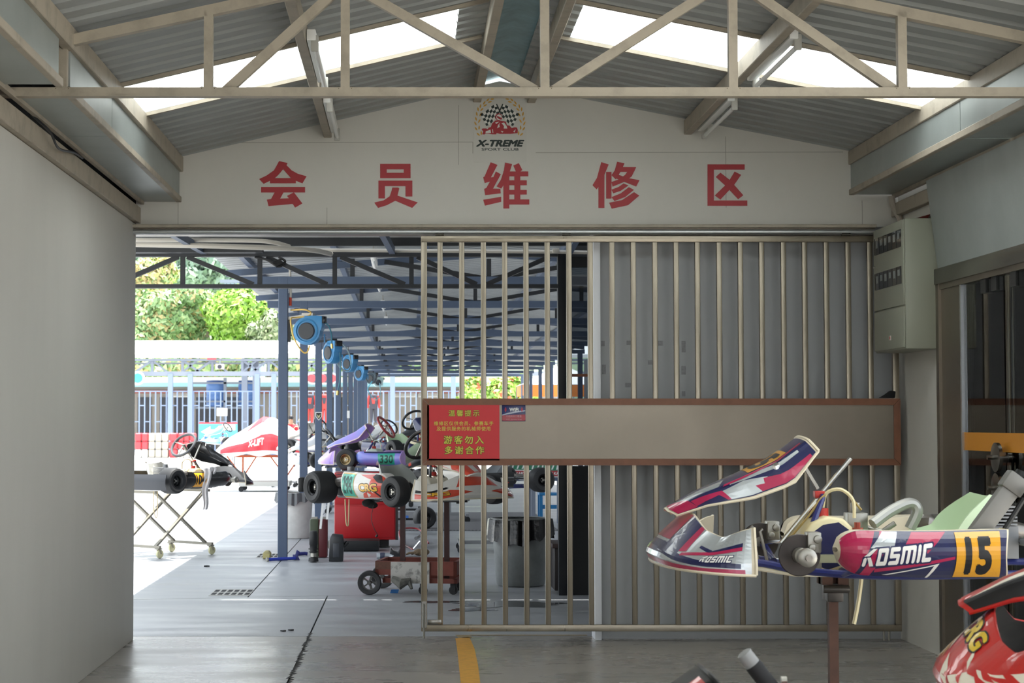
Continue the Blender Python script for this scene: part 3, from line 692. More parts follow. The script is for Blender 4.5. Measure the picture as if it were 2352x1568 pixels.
# ---------------------------------------------------------------- canopy between the room and the pit
cn = sroot('trim_3'); cn['label'] = 'dark lattice girder and flat canopy just outside the gate'
YB = 16.35
def B1(px, py): return at(px, py, YB)
zbt, zbb, ztt, ztb = B1(600, 653).z, B1(600, 662).z, B1(600, 578).z, B1(600, 590).z
MB().box(-7, 1.38, YB-.04, YB+.04, zbb, zbt).ob('girder_bottom_chord', PITDARK, cn)
MB().box(-7, 3.4, YB-.04, YB+.04, ztb, ztt).ob('girder_top_chord', PITDARK, cn)
gxs = [B1(p, 620).x for p in (420, 597, 769, 945, 1110)]
for x in gxs+[B1(255, 620).x]: MB().box(x-.02, x+.02, YB-.025, YB+.025, zbt, ztb).ob('girder_vertical', PITDARK, cn)
for (pa, pb) in ((430, 582), (410, 262), (612, 752), (782, 930), (958, 1095), (1262, 1118)):
    MB().beam((B1(pa, 585).x, YB, ztb), (B1(pb, 655).x, YB, zbt), .04, .05, up=(0, 1, 0)).ob('girder_diagonal', PITDARK, cn)
MB().box(-7, 3.4, 13.12, 16.2, 3.10, 3.115).ob('canopy_sheet', M('canopy_sheet_grey', 'c6c8c8', .5), cn)
for y in (13.4, 14.3, 15.2, 16.15): MB().box(-7, 3.4, y-.03, y+.03, 3.03, 3.10).ob('canopy_purlin', PITDARK, cn)
for x in (-1.9, -.25, 1.3): MB().beam((x, 13.15, 2.98), (x+.12, 16.3, 3.0), .05, .06).ob('canopy_beam', GREYSTEEL, cn)
MB().box(-7, -1.25, 16.1, 16.25, 2.97, 3.08).ob('canopy_fascia', PITDARK, cn)
PVC = M('conduit_grey', 'c4c0b8', .45)
tag(MB().tube(spline([at(300, 551, 15.6), at(560, 552, 15.6), at(625, 556, 15.6), at(665, 566, 15.7)], 5), .018, 8).ob('conduit', PVC), 'upper pale conduit under the canopy outside the gate', 'pipe')
tag(MB().tube(spline([at(300, 561, 15.4), at(500, 565, 15.4), at(700, 573, 15.7), at(760, 583, 16.2)], 5), .022, 8).ob('conduit', PVC), 'lower pale conduit sloping down under the canopy outside the gate', 'pipe')
tag(MB().tube([at(700, 574, 16.28), at(980, 576, 16.28), at(1270, 578, 16.28), at(1360, 580, 16.28)], .016, 8).ob('conduit', PVC), 'long pale conduit along the top of the dark lattice girder', 'pipe')
tag(MB().box(1.27, 1.33, 16.24, 16.30, B1(0, 583).z, B1(0, 573).z).ob('junction_box', PVC, bevel=.006), 'white octagonal junction box on the conduit over the black column', 'box')
tag(MB().tube(spline([at(585, 590, 16.28), at(612, 596, 16.28), at(640, 612, 16.28), at(655, 600, 16.28), at(640, 590, 16.28)], 5), .012, 6).tube([at(632, 608, 16.28), at(648, 600, 16.28)], .03, 8).ob('hanging_cable', BLACK), 'tangled black cable and plug hanging from the dark girder', 'cable')
# column and glazed partition on the right
pt = sroot('window_1')
MB().box(B1(1278, 0).x, B1(1303, 0).x, YB-.05, YB+.05, 0, ztt).ob('window_post', M('column_black', '15181c', .35), pt, bevel=.004)
xg0 = B1(1305, 0).x
MB().box(xg0, 3.4, YB-.03, YB+.03, 2.86, 3.05).box(xg0, 3.4, YB-.02, YB+.02, 0, 1.12).ob('window_panel', M('panel_black', '121416', .6), pt)
MB().box(xg0, 3.4, YB-.006, YB+.006, 1.12, 2.86).ob('window_pane', GLASSD, pt)
MB().box(xg0, 3.4, YB-.03, YB+.03, 1.90, 1.925).ob('window_bar', BROWN, pt)

wp = sroot('wall_pit')
PW = M('pit_back_wall', '6d6f72', .7, var=.1, vs=1)
MB().box(5.4, 5.6, 16.5, 57, 0, 3.4).ob('wall_face', PW, wp)
MB().box(3.5, 3.6, 13.18, 16.45, 0, 3.1).box(3.6, 5.4, 16.4, 16.5, 0, 3.1).ob('wall_return', PW, wp)
# ---------------------------------------------------------------- pit canopy: posts, frames, roof
pc = sroot('trim_4'); pc['label'] = 'long blue-grey steel pit canopy on a row of posts'
post = MB().box(-.052, .052, -.052, .052, 0, 3.10).ob('post', GREYSTEEL, pc, world=False, bevel=.005, bseg=1)
tie = MB().box(-1.84, 3.9, -.05, .05, 3.01, 3.10).ob('tie_beam', GREYSTEEL, pc, world=False)
raf = MB().beam((-2.0, .06, 3.14), (.95, .06, 3.36), .06, .07).ob('rafter', GREYSTEEL, pc, world=False)
raf2 = MB().beam((.95, .06, 3.36), (3.9, .06, 3.14), .06, .07).ob('rafter', GREYSTEEL, pc, world=False)
dg = MB().beam((-.25, .05, 3.27), (.9, .05, 3.08), .05, .05).ob('strut', PITDARK, pc, world=False)
dg2 = MB().beam((.9, .05, 3.08), (2.05, .05, 3.27), .05, .05).ob('strut', PITDARK, pc, world=False)
kp = MB().box(-.025, .025, -.02, .02, 3.09, 3.30).ob('king_post', PITDARK, pc, world=False)
first = [(post, (-1.36, 0)), (tie, (0, 0)), (raf, (0, 0)), (raf2, (0, 0)), (dg, (0, 0)), (dg2, (0, 0)), (kp, (.9, 0))]
for k in range(11):
    Y = 20.5+4.1*k
    for o, (x, _) in first:
        if k == 0: o.location = (x, Y, 0)
        else: cp(o, (x, Y, 0))
    cp(kp, (-.6, Y, 0), name='king_post'); cp(kp, (2.3, Y, 0)); cp(post, (3.8, Y, 0))
for x, z in ((-1.72, 3.235), (-.75, 3.305), (.2, 3.375), (1.7, 3.375), (2.9, 3.28)):
    MB().box(x-.03, x+.03, 16.75, 62, z-.03, z+.03).ob('canopy_purlin', GREYSTEEL, pc)
prof = corr_profile(0, 5, .25, 1.9)
sa = corr_sheet(-2.03, 3.235, .95, 3.46, prof, .004).ob('roof_sheet', PITROOF, pc, world=False, smooth=0); sb = corr_sheet(3.95, 3.235, .95, 3.46, prof, .004).ob('roof_sheet', PITROOF, pc, world=False, smooth=0)
for k in range(36):
    y = 16.25+1.25*k
    if k == 0: sa.location = (0, y, 0); sb.location = (0, y, 0)
    else: cp(sa, (0, y, 0)); cp(sb, (0, y, 0))
MB().box(.75, 1.15, 16.7, 62, 3.47, 3.50).ob('ridge_strip', PITROOF, pc)
# pit tube lights
for k, (x, y) in enumerate(((-.35, 19.2), (-.35, 22.6), (-.35, 26.7), (-.35, 30.8), (2.1, 20.0), (2.1, 24.5))):
    r = thing('tube_light', '%s tube light under the %s slope of the pit canopy' % (('first', 'second', 'third', 'fourth', 'first', 'second')[k], 'left' if x < 0 else 'right'), 'lamp', (x, y, 3.2), group='tube lights under the pit canopy')
    MB().box(x-.03, x+.03, y, y+1.2, 3.20, 3.25).ob('batten', WHITE, r); MB().cyl((x, y+.03, 3.175), (x, y+1.17, 3.175), .016, n=8).ob('tube', TUBE, r)
    MB().cyl((x, y+.2, 3.25), (x, y+.2, 3.34), .006, n=6).cyl((x, y+1, 3.25), (x, y+1, 3.34), .006, n=6).ob('hanger_wire', ALU, r)

# ---------------------------------------------------------------- hose reels
BLUEP = M('reel_blue', '3f86b8', .38, var=.12, vs=6); BLUED = M('reel_dark', '3a4c58', .4); BLUEPALE = M('reel_pale', 'a9c4c6', .45)
REELG = M('reel_hub', '34373b', .5); BRASS = M('brass', 'c7ad73', .3, metal=.9)
HOSEB = M('hose_teal', '2d6d80', .4); HOSEY = M('hose_yellow', 'd9b45c', .45)
ORD = ('nearest', 'second', 'third', 'fourth', 'fifth', 'farthest')
def reel(i, px, py, Y, face, col, sc=1.0, hose=HOSEB):
    c = at(px, py, Y); Yp = 20.5+4.1*round((Y-20.5)/4.1)
    what = {0: 'blue hose reel with yellow hose hanging on the first post', 4: 'dark grey-blue hose reel, second from the far end of the row', 5: 'pale grey-blue hose reel at the far end of the row'}.get(i, 'blue hose reel, %s in the row along the posts' % ORD[i])
    r = thing('hose_reel', what, 'hose reel', c, group='hose reels along the pit posts', rot=(0, 0, face))
    s = sc
    def sec(k):     # teardrop outline of the case in the x-z plane
        pts = [(.145*math.cos(a), .145*math.sin(a)-.01) for a in np.linspace(PI*.62, PI*2.0, 22)]
        return [(-.03, .145)]+[(.16, .145), (.16, .0)][::1][:0]+pts+[(.155, .0), (.165, .04), (.165, .14), (.10, .148)]
    o2 = sec(0)
    mb = MB(); mb.prism([(x*s, -.06*s, z*s) for x, z in o2], (0, .12*s, 0)); mb.ob('case', col, r, world=False, bevel=.012*s)
    MB().lathe((0, -.06*s, -.01*s), (0, -1, 0), [(.125*s, -.004), (.125*s, .006*s), (.112*s, .012*s), (.105*s, .006*s)], 28).ob('case_ring', col, r, world=False)
    MB().lathe((-.0*s, -.06*s, -.012*s), (0, -1, 0), [(.088*s, 0), (.088*s, .012*s), (.08*s, .018*s), (0, .02*s)], 28).ob('hub', REELG, r, world=False)
    MB().box(.145*s, .185*s, -.05*s, .05*s, .07*s, .142*s).cyl((.175*s, -.03*s, .10*s), (.20*s, -.03*s, .10*s), .028*s).ob('outlet', BLACK, r, world=False, bevel=.005*s)
    for k, (a, b) in enumerate(((.02, .06), (.06, .02), (.09, -.04))): MB().box(a*s+.06*s, a*s+.075*s, .058*s, .066*s, (b-.09)*s, b*s).ob('case_rib', col, r, world=False)
    # bracket to the post
    inv = wm(r).inverted(); pw = Vector((-1.308, Yp, c.z+.13))
    MB().beam(inv @ pw, Vector((-.02*s, 0, .15*s)), .05*s, .03*s).box(-.06*s, .06*s, -.04*s, .04*s, .135*s, .175*s).ob('bracket', REELG if i else PVC, r, world=False)
    return r, c
spec = [(0, 708, 758, 20.45, -.25, BLUEP, 1.06), (1, 763, 808, 24.6, -1.0, BLUEP, 1.0), (2, 803, 834, 32.8, -.85, BLUEP, 1.0), (3, 829, 857, 41.0, -.85, BLUEP, 1.05), (4, 853, 868, 49.2, -.5, BLUED, 1.0), (5, 868, 877, 57.4, .2, BLUEPALE, 1.0)]
RL = [reel(*a) for a in spec]
def hose(name, pts, r, m, label, group='hoses of the reels'):
    return tag(MB().tube(spline(pts, 6), r, 7).ob(name, m), label, 'hose', group)
Yh = 20.38
hose('air_hose', [at(668, 712, 20.5), at(700, 711, Yh), at(714, 718, 20.4), at(706, 726, 20.4), at(680, 729, 20.4), at(668, 733, 20.32), at(672, 765, 20.25), at(681, 788, 20.22), at(696, 808, 20.25), at(706, 808, 20.25), at(711, 793, 20.25)], .009, HOSEY, 'yellow air hose looping around the nearest blue reel')
hose('air_hose', [at(747, 741, 20.4), at(756, 750, 20.4), at(761, 768, 20.4), at(762, 790, 20.4)], .008, HOSEB, 'short teal hose with brass end hanging from the nearest reel')
tag(MB().cyl(at(762, 789, 20.4), at(763, 800, 20.4), .014, n=8).ob('hose_coupling', BRASS), 'brass coupling at the end of the short teal hose', 'coupling')
hose('air_hose', [at(779, 794, 24.5), at(782, 830, 24.5), at(781, 870, 24.5), at(776, 898, 24.5)], .009, HOSEB, 'long dark hose hanging straight down from the second reel')
tag(MB().cyl(at(776, 897, 24.5), at(775, 907, 24.5), .02, n=8).ob('hose_coupling', BRASS), 'brass coupling at the end of the long hanging hose', 'coupling')
hose('air_hose', [at(770, 780, 24.6), at(790, 793, 26.5), at(803, 815, 30), at(806, 838, 32.5), at(800, 851, 31), at(785, 847, 28), at(773, 832, 25)], .011, HOSEB, 'teal hose looping between the second and third reels')
hose('air_hose', [at(855, 875, 49), at(845, 892, 49), at(850, 905, 49), at(862, 918, 50), at(874, 905, 52), at(872, 880, 56)], .014, M('hose_cyan', '58b4cf', .4), 'pale cyan hose looping below the farthest reels')
# feed pipe with red valve on the first post
MB().tube(spline([(-1.29, 20.5, 3.2), (-1.28, 20.5, 2.95), (-1.285, 20.5, 2.78)], 4), .014, 8).ob('feed_pipe', PVC, RL[0][0])
MB().cyl(at(667, 683, 20.5), at(667, 702, 20.5), .017, n=8).ob('red_valve', M('valve_red', 'b4402c', .4), RL[0][0], label='red valve on the feed pipe')
MB().box(-1.305, -1.28, 20.44, 20.56, at(0, 785, 20.5).z, at(0, 735, 20.5).z).ob('mounting_plate', BLACK, RL[0][0])
tag(MB().box(*(lambda a, b: (a.x, b.x, 38.9, 38.93, a.z, b.z))(at(797, 960, 38.9), at(803, 943, 38.9))).ob('socket_strip', WHITE), 'white hanging socket strip with two holes on a thin cord', 'socket')
tag(MB().cyl(at(800, 943, 38.91), at(800, 790, 38.91), .006, n=6).ob('cord', BLACK), 'thin dark cord holding the hanging socket strip', 'cord')
# ---------------------------------------------------------------- far side of the yard
BARP = M('fence_blue_grey', '8091ad', .5); FARGREY = M('far_steel', '838c9c', .5); FARWALL = M('far_wall', 'a29b95', .7); FARWHITE = M('far_white', 'f2f2f0', .5)
CYAN = M('far_cyan', 'a9dcea', .5); FARDARK = M('far_dark', '4c4d55', .8)
YF = 85.0
fn = thing('yard_fence', 'tall blue-grey bar fence across the far side of the sunny yard', 'fence', (-4, YF, 0))
fz0, fz1 = at(0, 1036, YF).z, at(0, 897, YF).z
MB().box(-15, 9.5, YF-.03, YF+.03, fz1-.06, fz1).ob('top_rail', BARP, fn); MB().box(-15, 9.5, YF-.03, YF+.03, fz0, fz0+.06).ob('bottom_rail', BARP, fn)
b0 = None
for k in range(98):
    x = -14.9+k*.247
    if b0 is None: b0 = MB().box(-.028, .028, -.025, .025, fz0, fz1).ob('bar', BARP, fn, world=False); b0.location = (x+4, 0, 0)
    else: cp(b0, (x+4, 0, 0))
za, zb_ = at(0, 931, YF).z, at(0, 968, YF).z
mb = MB()
for k in range(97):
    x = -14.9+k*.247; z = za if k % 2 else zb_; mb.box(x+.02, x+.227, YF-.015, YF+.015, z-.025, z+.025)
    if k % 4 == 0: mb.box(x-.2, x+.1, YF-.015, YF+.015, .75, .78)
mb.ob('cross_pieces', BARP, fn, kind='stuff')
for p in (397, 442, 594, 632, 902, 1040):
    X = at(p, 0, YF).x; MB().box(X-.11, X+.11, YF-.2, YF+.02, 0, at(0, 858, YF).z).ob('fence_post', BARP, fn)
MB().box(-15, 9.5, YF-.14, YF+.1, at(0, 863, YF).z, at(0, 853, YF).z).ob('beam', FARGREY, fn)
tag(MB().box(at(502, 0, YF-.1).x, at(526, 0, YF-.1).x, YF-.1, YF-.06, at(0, 955, YF).z, at(0, 937, YF).z).ob('notice_sign', FARWHITE), 'small blank white sign fixed to the far bar fence', 'sign')
# far canopy with white roof and lattice truss
fc = thing('far_canopy', 'far canopy with a white roof on lattice trusses behind the bar fence', 'canopy', (-5, 88, 0))
ze = at(0, 822, 86.5).z
MB().prism([(-17, 86.2, ze), (-17, 97, at(0, 787, 97).z), (-17, 97, at(0, 787, 97).z+.12), (-17, 86.2, ze+.16)], (26, 0, 0)).ob('roof_slab', FARWHITE, fc)
mb = MB()
for k in range(50): mb.box(-17+k*.52, -17+k*.52+.12, 86.1, 86.3, ze-.02, ze+.2)
mb.ob('roof_ribs', FARWHITE, fc, kind='stuff')
MB().box(-17, 9, 86.3, 86.5, at(0, 829, 86.5).z, at(0, 824, 86.5).z).ob('truss_top', FARGREY, fc); MB().box(-17, 9, 90, 90.2, at(0, 836, 90).z, at(0, 832, 90).z).ob('rear_beam', FARGREY, fc)
zb1_, zt1_ = at(0, 854, 86.5).z, at(0, 827, 86.5).z
for k, p in enumerate((355, 424, 492, 560, 620, 700, 770, 840, 910, 980)):
    X = at(p, 0, 86.5).x; MB().box(X-.06, X+.06, 86.4, 86.5, zb1_, zt1_).ob('truss_web', FARGREY, fc)
    X2 = at(p+(38 if k % 2 else -38), 0, 86.5).x
    MB().beam((X, 86.45, zt1_), (X2, 86.45, zb1_), .1, .08, up=(0, 1, 0)).ob('truss_diagonal', FARGREY, fc); MB().beam((X, 86.45, zb1_ if k % 2 else zt1_), (at(p+34, 0, 86.5).x, 86.45, zt1_ if k % 2 else zb1_), .08, .08, up=(0, 1, 0)).ob('truss_diagonal', FARGREY, fc)
for p in (565, 590, 820): X = at(p, 0, 86.8).x; MB().box(X-.13, X+.13, 86.7, 86.95, 0, ze).ob('canopy_post', FARGREY, fc)
tag(MB().box(at(480, 0, 86).x, at(500, 0, 86).x, 85.9, 86.05, at(0, 826, 86).z, at(0, 822, 86).z).ob('red_plate', M('far_red', 'd05058', .5)), 'small red plate on the edge of the far white roof', 'sign')
c = at(505, 842, 86); sp = thing('loudspeaker', 'cream horn loudspeaker hanging under the far white roof', 'speaker', c)
MB().box(c.x-.2, c.x+.2, 85.9, 86.2, c.z-.12, c.z+.12).ob('horn', M('speaker_cream', 'd8d2c0', .5), sp, bevel=.03)
MB().lathe((c.x, 85.9, c.z), (0, -1, 0), [(.10, -.01), (.10, .02), (.05, .0), (0, .01)], 14).ob('horn_mouth', FARDARK, sp)
MB().box(c.x-.02, c.x+.02, 86.0, 86.1, c.z+.1, zt1_).ob('bracket', FARGREY, sp)
# garages behind the fence
bd = thing('garage_row', 'long pale garage building with a cyan fascia beyond the far fence', 'building', (-4, 98, 0))
MB().box(-20, 8.2, 97.6, 98.5, 0, at(0, 868, 97.6).z).ob('wall', FARWALL, bd)
MB().box(-20, 8.2, 96.8, 97.6, at(0, 879, 97).z, at(0, 866, 97).z).ob('white_fascia', FARWHITE, bd)
MB().box(-20, 8.2, 96.7, 97.6, at(0, 888, 97).z, at(0, 879, 97).z).ob('cyan_fascia', CYAN, bd)
MB().box(-20, 8.2, 97.45, 97.62, at(0, 903, 97.6).z, at(0, 896, 97.6).z).ob('brown_band', M('far_brown', 'a5584a', .6), bd)
for p in (418, 680, 930, 985, 1075):
    a_, b_ = at(p-24, 912, 97.5), at(p+24, 897, 97.5)
    lv = MB().box(a_.x, b_.x, 97.5, 97.61, a_.z, b_.z).ob('louver_frame', FARWHITE, bd)
    for k in range(4): MB().box(a_.x+.03, b_.x-.03, 97.44, 97.52, a_.z+.06+k*.08, a_.z+.09+k*.08).ob('louver_blade', FARWALL, lv)
for p0, p1 in ((322, 352), (372, 392), (405, 440), (455, 500), (520, 590), (760, 790)):
    MB().box(at(p0, 0, 97.5).x, at(p1, 0, 97.5).x, 97.5, 97.62, .05, at(0, 912, 97.5).z).ob('bay_opening', FARDARK, bd)
# water tanks on a rack
TANK = M('tank_blue', '5f86c4', .4, var=.1, vs=3); 
for k, (px, sx) in enumerate(((496, 45), (568, 42))):
    c = at(px, 935, 91); r = sx*91/4290/2; zt_ = at(0, 873, 91).z; z0_ = at(0, 934, 91).z
    t = thing('water_tank', ('left' if k == 0 else 'right')+' blue ribbed water tank on the rack behind the fence', 'tank', (c.x, 91, z0_), group='water tanks behind the fence')
    pr = [(0, 0), (r*.96, 0)]
    for q in range(4):
        h = (zt_-z0_)*.86/4; pr += [(r, q*h+.03), (r, (q+1)*h-.04), (r*.96, (q+1)*h)]
    pr += [(r, (zt_-z0_)*.88), (r*.96, (zt_-z0_)*.9)]
    MB().lathe((c.x, 91, z0_), (0, 0, 1), pr, 20).ob('tank_body', TANK, t)
    MB().lathe((c.x, 91, z0_), (0, 0, 1), [(r*.96, (zt_-z0_)*.9), (r*.97, (zt_-z0_)*.98), (r*.5, (zt_-z0_)), (0, (zt_-z0_))], 20).ob('lid', M('tank_lid', '3c5c9c', .4), t)
rk = thing('tank_rack', 'grey steel rack carrying the two blue water tanks', 'rack', (at(530, 0, 91).x, 91, 0))
xa_, xb_ = at(445, 0, 91).x, at(602, 0, 91).x; zr0 = at(0, 934, 91).z
MB().box(xa_, xb_, 90.4, 91.6, zr0-.1, zr0-.005).ob('deck', FARGREY, rk)
for x in (xa_+.05, xb_-.05, (xa_+xb_)/2): MB().box(x-.07, x+.07, 90.35, 90.5, 0, at(0, 868, 91).z).ob('upright', FARGREY, rk)
for py in (880, 922): MB().box(xa_, xb_, 90.35, 90.42, at(0, py+2, 91).z, at(0, py-2, 91).z).ob('rail', FARGREY, rk)
# signal lamps
SB = M('signal_board', '50545e', .6)
def pill(x0, x1, z0, z1, n=10):
    r = (z1-z0)/2; cz_ = (z0+z1)/2
    return [(x1-r+r*math.cos(a), cz_+r*math.sin(a)) for a in np.linspace(-PI/2, PI/2, n)]+[(x0+r+r*math.cos(a), cz_+r*math.sin(a)) for a in np.linspace(PI/2, 3*PI/2, n)]
a_, b_ = at(703, 882, 84), at(775, 855, 84)
sg = thing('signal_board', 'rounded signal board with three red lamps on the far beam', 'traffic light', ((a_.x+b_.x)/2, 84, a_.z))
MB().prism([(x, 84, z) for x, z in pill(a_.x, b_.x, a_.z, b_.z)], (0, .08, 0)).ob('board_rim', FARWHITE, sg)
MB().prism([(x, 83.97, z) for x, z in pill(a_.x+.07, b_.x-.07, a_.z+.06, b_.z-.06)], (0, .04, 0)).ob('board_face', SB, sg)
for px in (715, 740, 763):
    q = at(px, 868.5, 84); MB().lathe((q.x, 83.97, q.z), (0, -1, 0), [(.19, 0), (.17, .03), (0, .05)], 18).ob('red_lamp', M('lamp_red', 'e8434a', .35, emit=.35), sg)
MB().box(b_.x-.4, b_.x-.34, 84.08, 85, b_.z-.2, b_.z+.02).ob('bracket', FARGREY, sg)
q = at(316, 868, 84); sg2 = thing('signal_board', 'round signal board with a green lamp beside the left pillar', 'traffic light', (q.x, 84, q.z-.3))
MB().lathe((q.x, 84.1, q.z), (0, -1, 0), [(0, 0), (.31, 0), (.31, .08), (.26, .09), (.26, .06), (0, .06)], 24).ob('board_rim', FARWHITE, sg2)
MB().lathe((q.x, 84.03, q.z), (0, -1, 0), [(.22, .0), (.2, .05), (0, .06)], 20).ob('green_lamp', M('lamp_green', '3fc9a6', .35, emit=.3), sg2)
MB().box(q.x-.05, q.x+.05, 84.1, 84.9, q.z-.05, q.z+.05).ob('bracket', FARGREY, sg2)
# barrier blocks at the foot of the fence
BR = M('barrier_red', 'd9464f', .5); BW = M('barrier_white', 'eceae6', .5); BG = M('barrier_grey', 'b9b3a8', .6)
def barrier(px0, px1, lo, hi, lab):
    x0, x1 = at(px0, 0, 80).x, at(px1, 0, 80).x; r = thing('track_barrier', lab, 'barrier', ((x0+x1)/2, 80, 0), group='plastic barriers along the fence')
    n = max(1, round((x1-x0)/.28)); w = (x1-x0)/n
    for k in range(n):
        MB().box(x0+k*w+.01, x0+(k+1)*w-.01, 79.7, 80.3, 0, .36).ob('lower_block', lo, r, bevel=.04, bseg=1)
        MB().box(x0+k*w+.01, x0+(k+1)*w-.01, 79.7, 80.3, .37, .70).ob('middle_block', lo if hi is BG else hi, r, bevel=.04, bseg=1)
        MB().box(x0+k*w+.01, x0+(k+1)*w-.01, 79.7, 80.3, .71, 1.05).ob('upper_block', hi, r, bevel=.04, bseg=1)
barrier(318, 348, BW, BR, 'leftmost red and white plastic barrier against the far fence')
barrier(349, 394, BG, BG, 'stacked pale grey tubs against the far fence behind the steering wheel')
barrier(396, 414, BR, BR, 'all red plastic barrier seen through the black steering wheel')
barrier(416, 455, BW, BR, 'red and white plastic barrier left of the arrow sign')
barrier(640, 700, BW, BR, 'red and white plastic barrier behind the first pit post')
a_, b_ = at(457, 1008, 74), at(545, 971, 74)
ar = thing('arrow_sign', 'cyan sign with red top edge and white arrow pointing left', 'sign', ((a_.x+b_.x)/2, 74, 0))
MB().box(a_.x, b_.x, 74, 74.05, a_.z, b_.z).ob('board', M('arrow_cyan', '55b8d8', .5), ar); MB().box(a_.x, b_.x, 73.98, 74.06, b_.z-.04, b_.z+.02).ob('top_edge', BR, ar)
S_ = flat((a_.x, 73.985, a_.z), (b_.x-a_.x, 0, 0), (0, 0, b_.z-a_.z))
decal('arrow', polys2d([(.05, .45), (.3, .15), (.3, .33), (.55, .33), (.55, .6), (.3, .6), (.3, .8)]), S_, WHITE, ar, world=True)
decal('white_block', polys2d([(.6, .55), (.95, .55), (.95, .9), (.6, .9)]), S_, WHITE, ar, world=True)
for x in (a_.x+.2, b_.x-.2): MB().box(x-.03, x+.03, 74.05, 74.11, 0, a_.z+.3).ob('leg', FARGREY, ar)
# orange market tent
tn = thing('market_tent', 'white topped market tent with an orange valance beyond the gate bars', 'tent', (at(1275, 0, 60).x, 60, 0))
xa_, xb_ = at(1196, 0, 60).x, at(1392, 0, 60).x; zv0, zv1 = at(0, 908, 60).z, at(0, 884, 60).z; apex = at(1290, 838, 61.3); TO = M('tent_orange', 'f08a3a', .6); TWH = M('tent_white', 'f6f3ee', .6)
cr = [(xa_, 60), (xb_, 60), (xb_, 62.7), (xa_, 62.7)]
for k in range(4):
    p, q = cr[k], cr[(k+1) % 4]; mb = MB(); mb.prism([(p[0], p[1], zv1), (q[0], q[1], zv1), (apex.x, 61.35, apex.z)], (0, 0, .02)).ob('roof_panel', TWH, tn)
    MB().prism([(p[0], p[1], zv0), (q[0], q[1], zv0), (q[0], q[1], zv1+.01), (p[0], p[1], zv1+.01)], (0, .015, 0) if k % 2 == 0 else (.015, 0, 0)).ob('valance', TO, tn)
    MB().box(p[0]-.025, p[0]+.025, p[1]-.025, p[1]+.025, 0, zv1).ob('pole', FARGREY, tn)
# trees, shrubs
def leafmesh(name, blobs, n, size, m, parent, seed):
    rg = np.random.RandomState(seed); V = []; F = []; tot = sum(b[3]*b[4]*b[5] for b in blobs)**1
    for (cx, cy, cz_, rx, ry, rz) in blobs:
        k = int(n*(rx*ry*rz)/tot)+30; d = rg.normal(size=(k, 3)); d /= np.linalg.norm(d, axis=1)[:, None]
        rad = rg.uniform(.72, 1.05, k)[:, None]; P = np.array([cx, cy, cz_])+d*rad*np.array([rx, ry, rz])
        a = d+rg.normal(scale=.55, size=(k, 3)); a /= np.linalg.norm(a, axis=1)[:, None]
        t = np.cross(a, rg.normal(size=(k, 3))); t /= np.linalg.norm(t, axis=1)[:, None]; b = np.cross(a, t); s = (size*rg.uniform(.6, 1.3, k))[:, None]
        q = np.stack([P-t*s, P+b*s*.5, P+t*s, P-b*s*.5], 1).reshape(-1, 3); o = len(V)
        V.extend(map(tuple, q)); F.extend([(o+4*i, o+4*i+1, o+4*i+2, o+4*i+3) for i in range(k)])
    me = bpy.data.meshes.new(name); me.from_pydata(V, [], F)
    for mm in (m if isinstance(m, list) else [m]): me.materials.append(mm)
    if isinstance(m, list): me.polygons.foreach_set('material_index', rg.choice(len(m), len(F), p=[.5, .3, .2][:len(m)]/np.sum([.5, .3, .2][:len(m)])).astype(np.int32))
    o = bpy.data.objects.new(name, me); COL.objects.link(o); o.parent = parent; o.matrix_parent_inverse = Matrix.Identity(4)
    if parent is not None:
        me.transform(wm(parent).inverted())
    return o
def leafm(n, c):
    m = M(n, c, .55, spec=.4); return m
G1 = [leafm('leaf_green', '7f9f6c'), leafm('leaf_light', 'a9c48c'), leafm('leaf_tan', 'b7a878')]  # leaf tones lightened to stand in for haze
G2 = [leafm('leaf_yellow_green', '93bd4f'), leafm('leaf_lime', 'b8d474'), leafm('leaf_mid', '789a52')]
G3 = [leafm('leaf_olive', '8fa17a'), leafm('leaf_silver', 'bac4a2'), leafm('leaf_dull', '76895f')]
G4 = [leafm('leaf_haze_blue', '8ea592'), leafm('leaf_haze_pale', 'a9bda5'), leafm('leaf_haze_dark', '7b9483')]  # paler and bluer: distance haze put into the leaf colour
BARK = M('bark', '6e6252', .9, var=.3, vs=6)
def tree(px, py, Y, w, h, cols, seed, label, n=9000, size=.25, trunk=True):
    c = at(px, py, Y); t = thing('tree', label, 'tree', (c.x, Y, 0), group='trees behind the far canopy')
    rg = random.Random(seed); bl = [(c.x, Y, c.z, w*.34, w*.34, h*.36)]
    for k in range(15):
        a = rg.uniform(0, 2*PI); r = rg.uniform(.45, .95); zz = rg.uniform(-.8, .85); s = rg.uniform(.2, .34)
        bl.append((c.x+math.cos(a)*r*w*.36, Y+math.sin(a)*r*w*.36, c.z+zz*h*.36, w*s*.6, w*s*.6, h*s*.5))
    leafmesh('crown', bl, n, size, cols, t, seed)['kind'] = 'stuff'
    mb = MB(); mb.tube([(c.x, Y, 0), (c.x+.1, Y, c.z*.5), (c.x, Y, c.z)], [w*.03+.12, w*.025+.08, w*.012+.04], 8)
    for k in range(4): a = k*1.6; mb.tube([(c.x, Y, c.z*.45+k*.3), (c.x+math.cos(a)*w*.2, Y+math.sin(a)*w*.2, c.z+h*.1)], [.1, .04], 6)
    mb.ob('trunk', BARK, t)
tree(385, 742, 118, 7.0, 5.4, G1, 11, 'broad grey-green tree with tan tips left of the yellow-green tree', 24000)
tree(560, 735, 116, 6.4, 6.0, G2, 12, 'bright yellow-green tree beside the first pit post', 24000)
tree(655, 770, 113, 5.2, 4.6, G3, 13, 'pale silver-green tree behind the pit posts', 16000)
tree(345, 640, 128, 4.4, 3.8, [G1[2], G1[1], G2[1]], 14, 'small yellowish tree top at the left pillar above the grey-green tree', 6000)
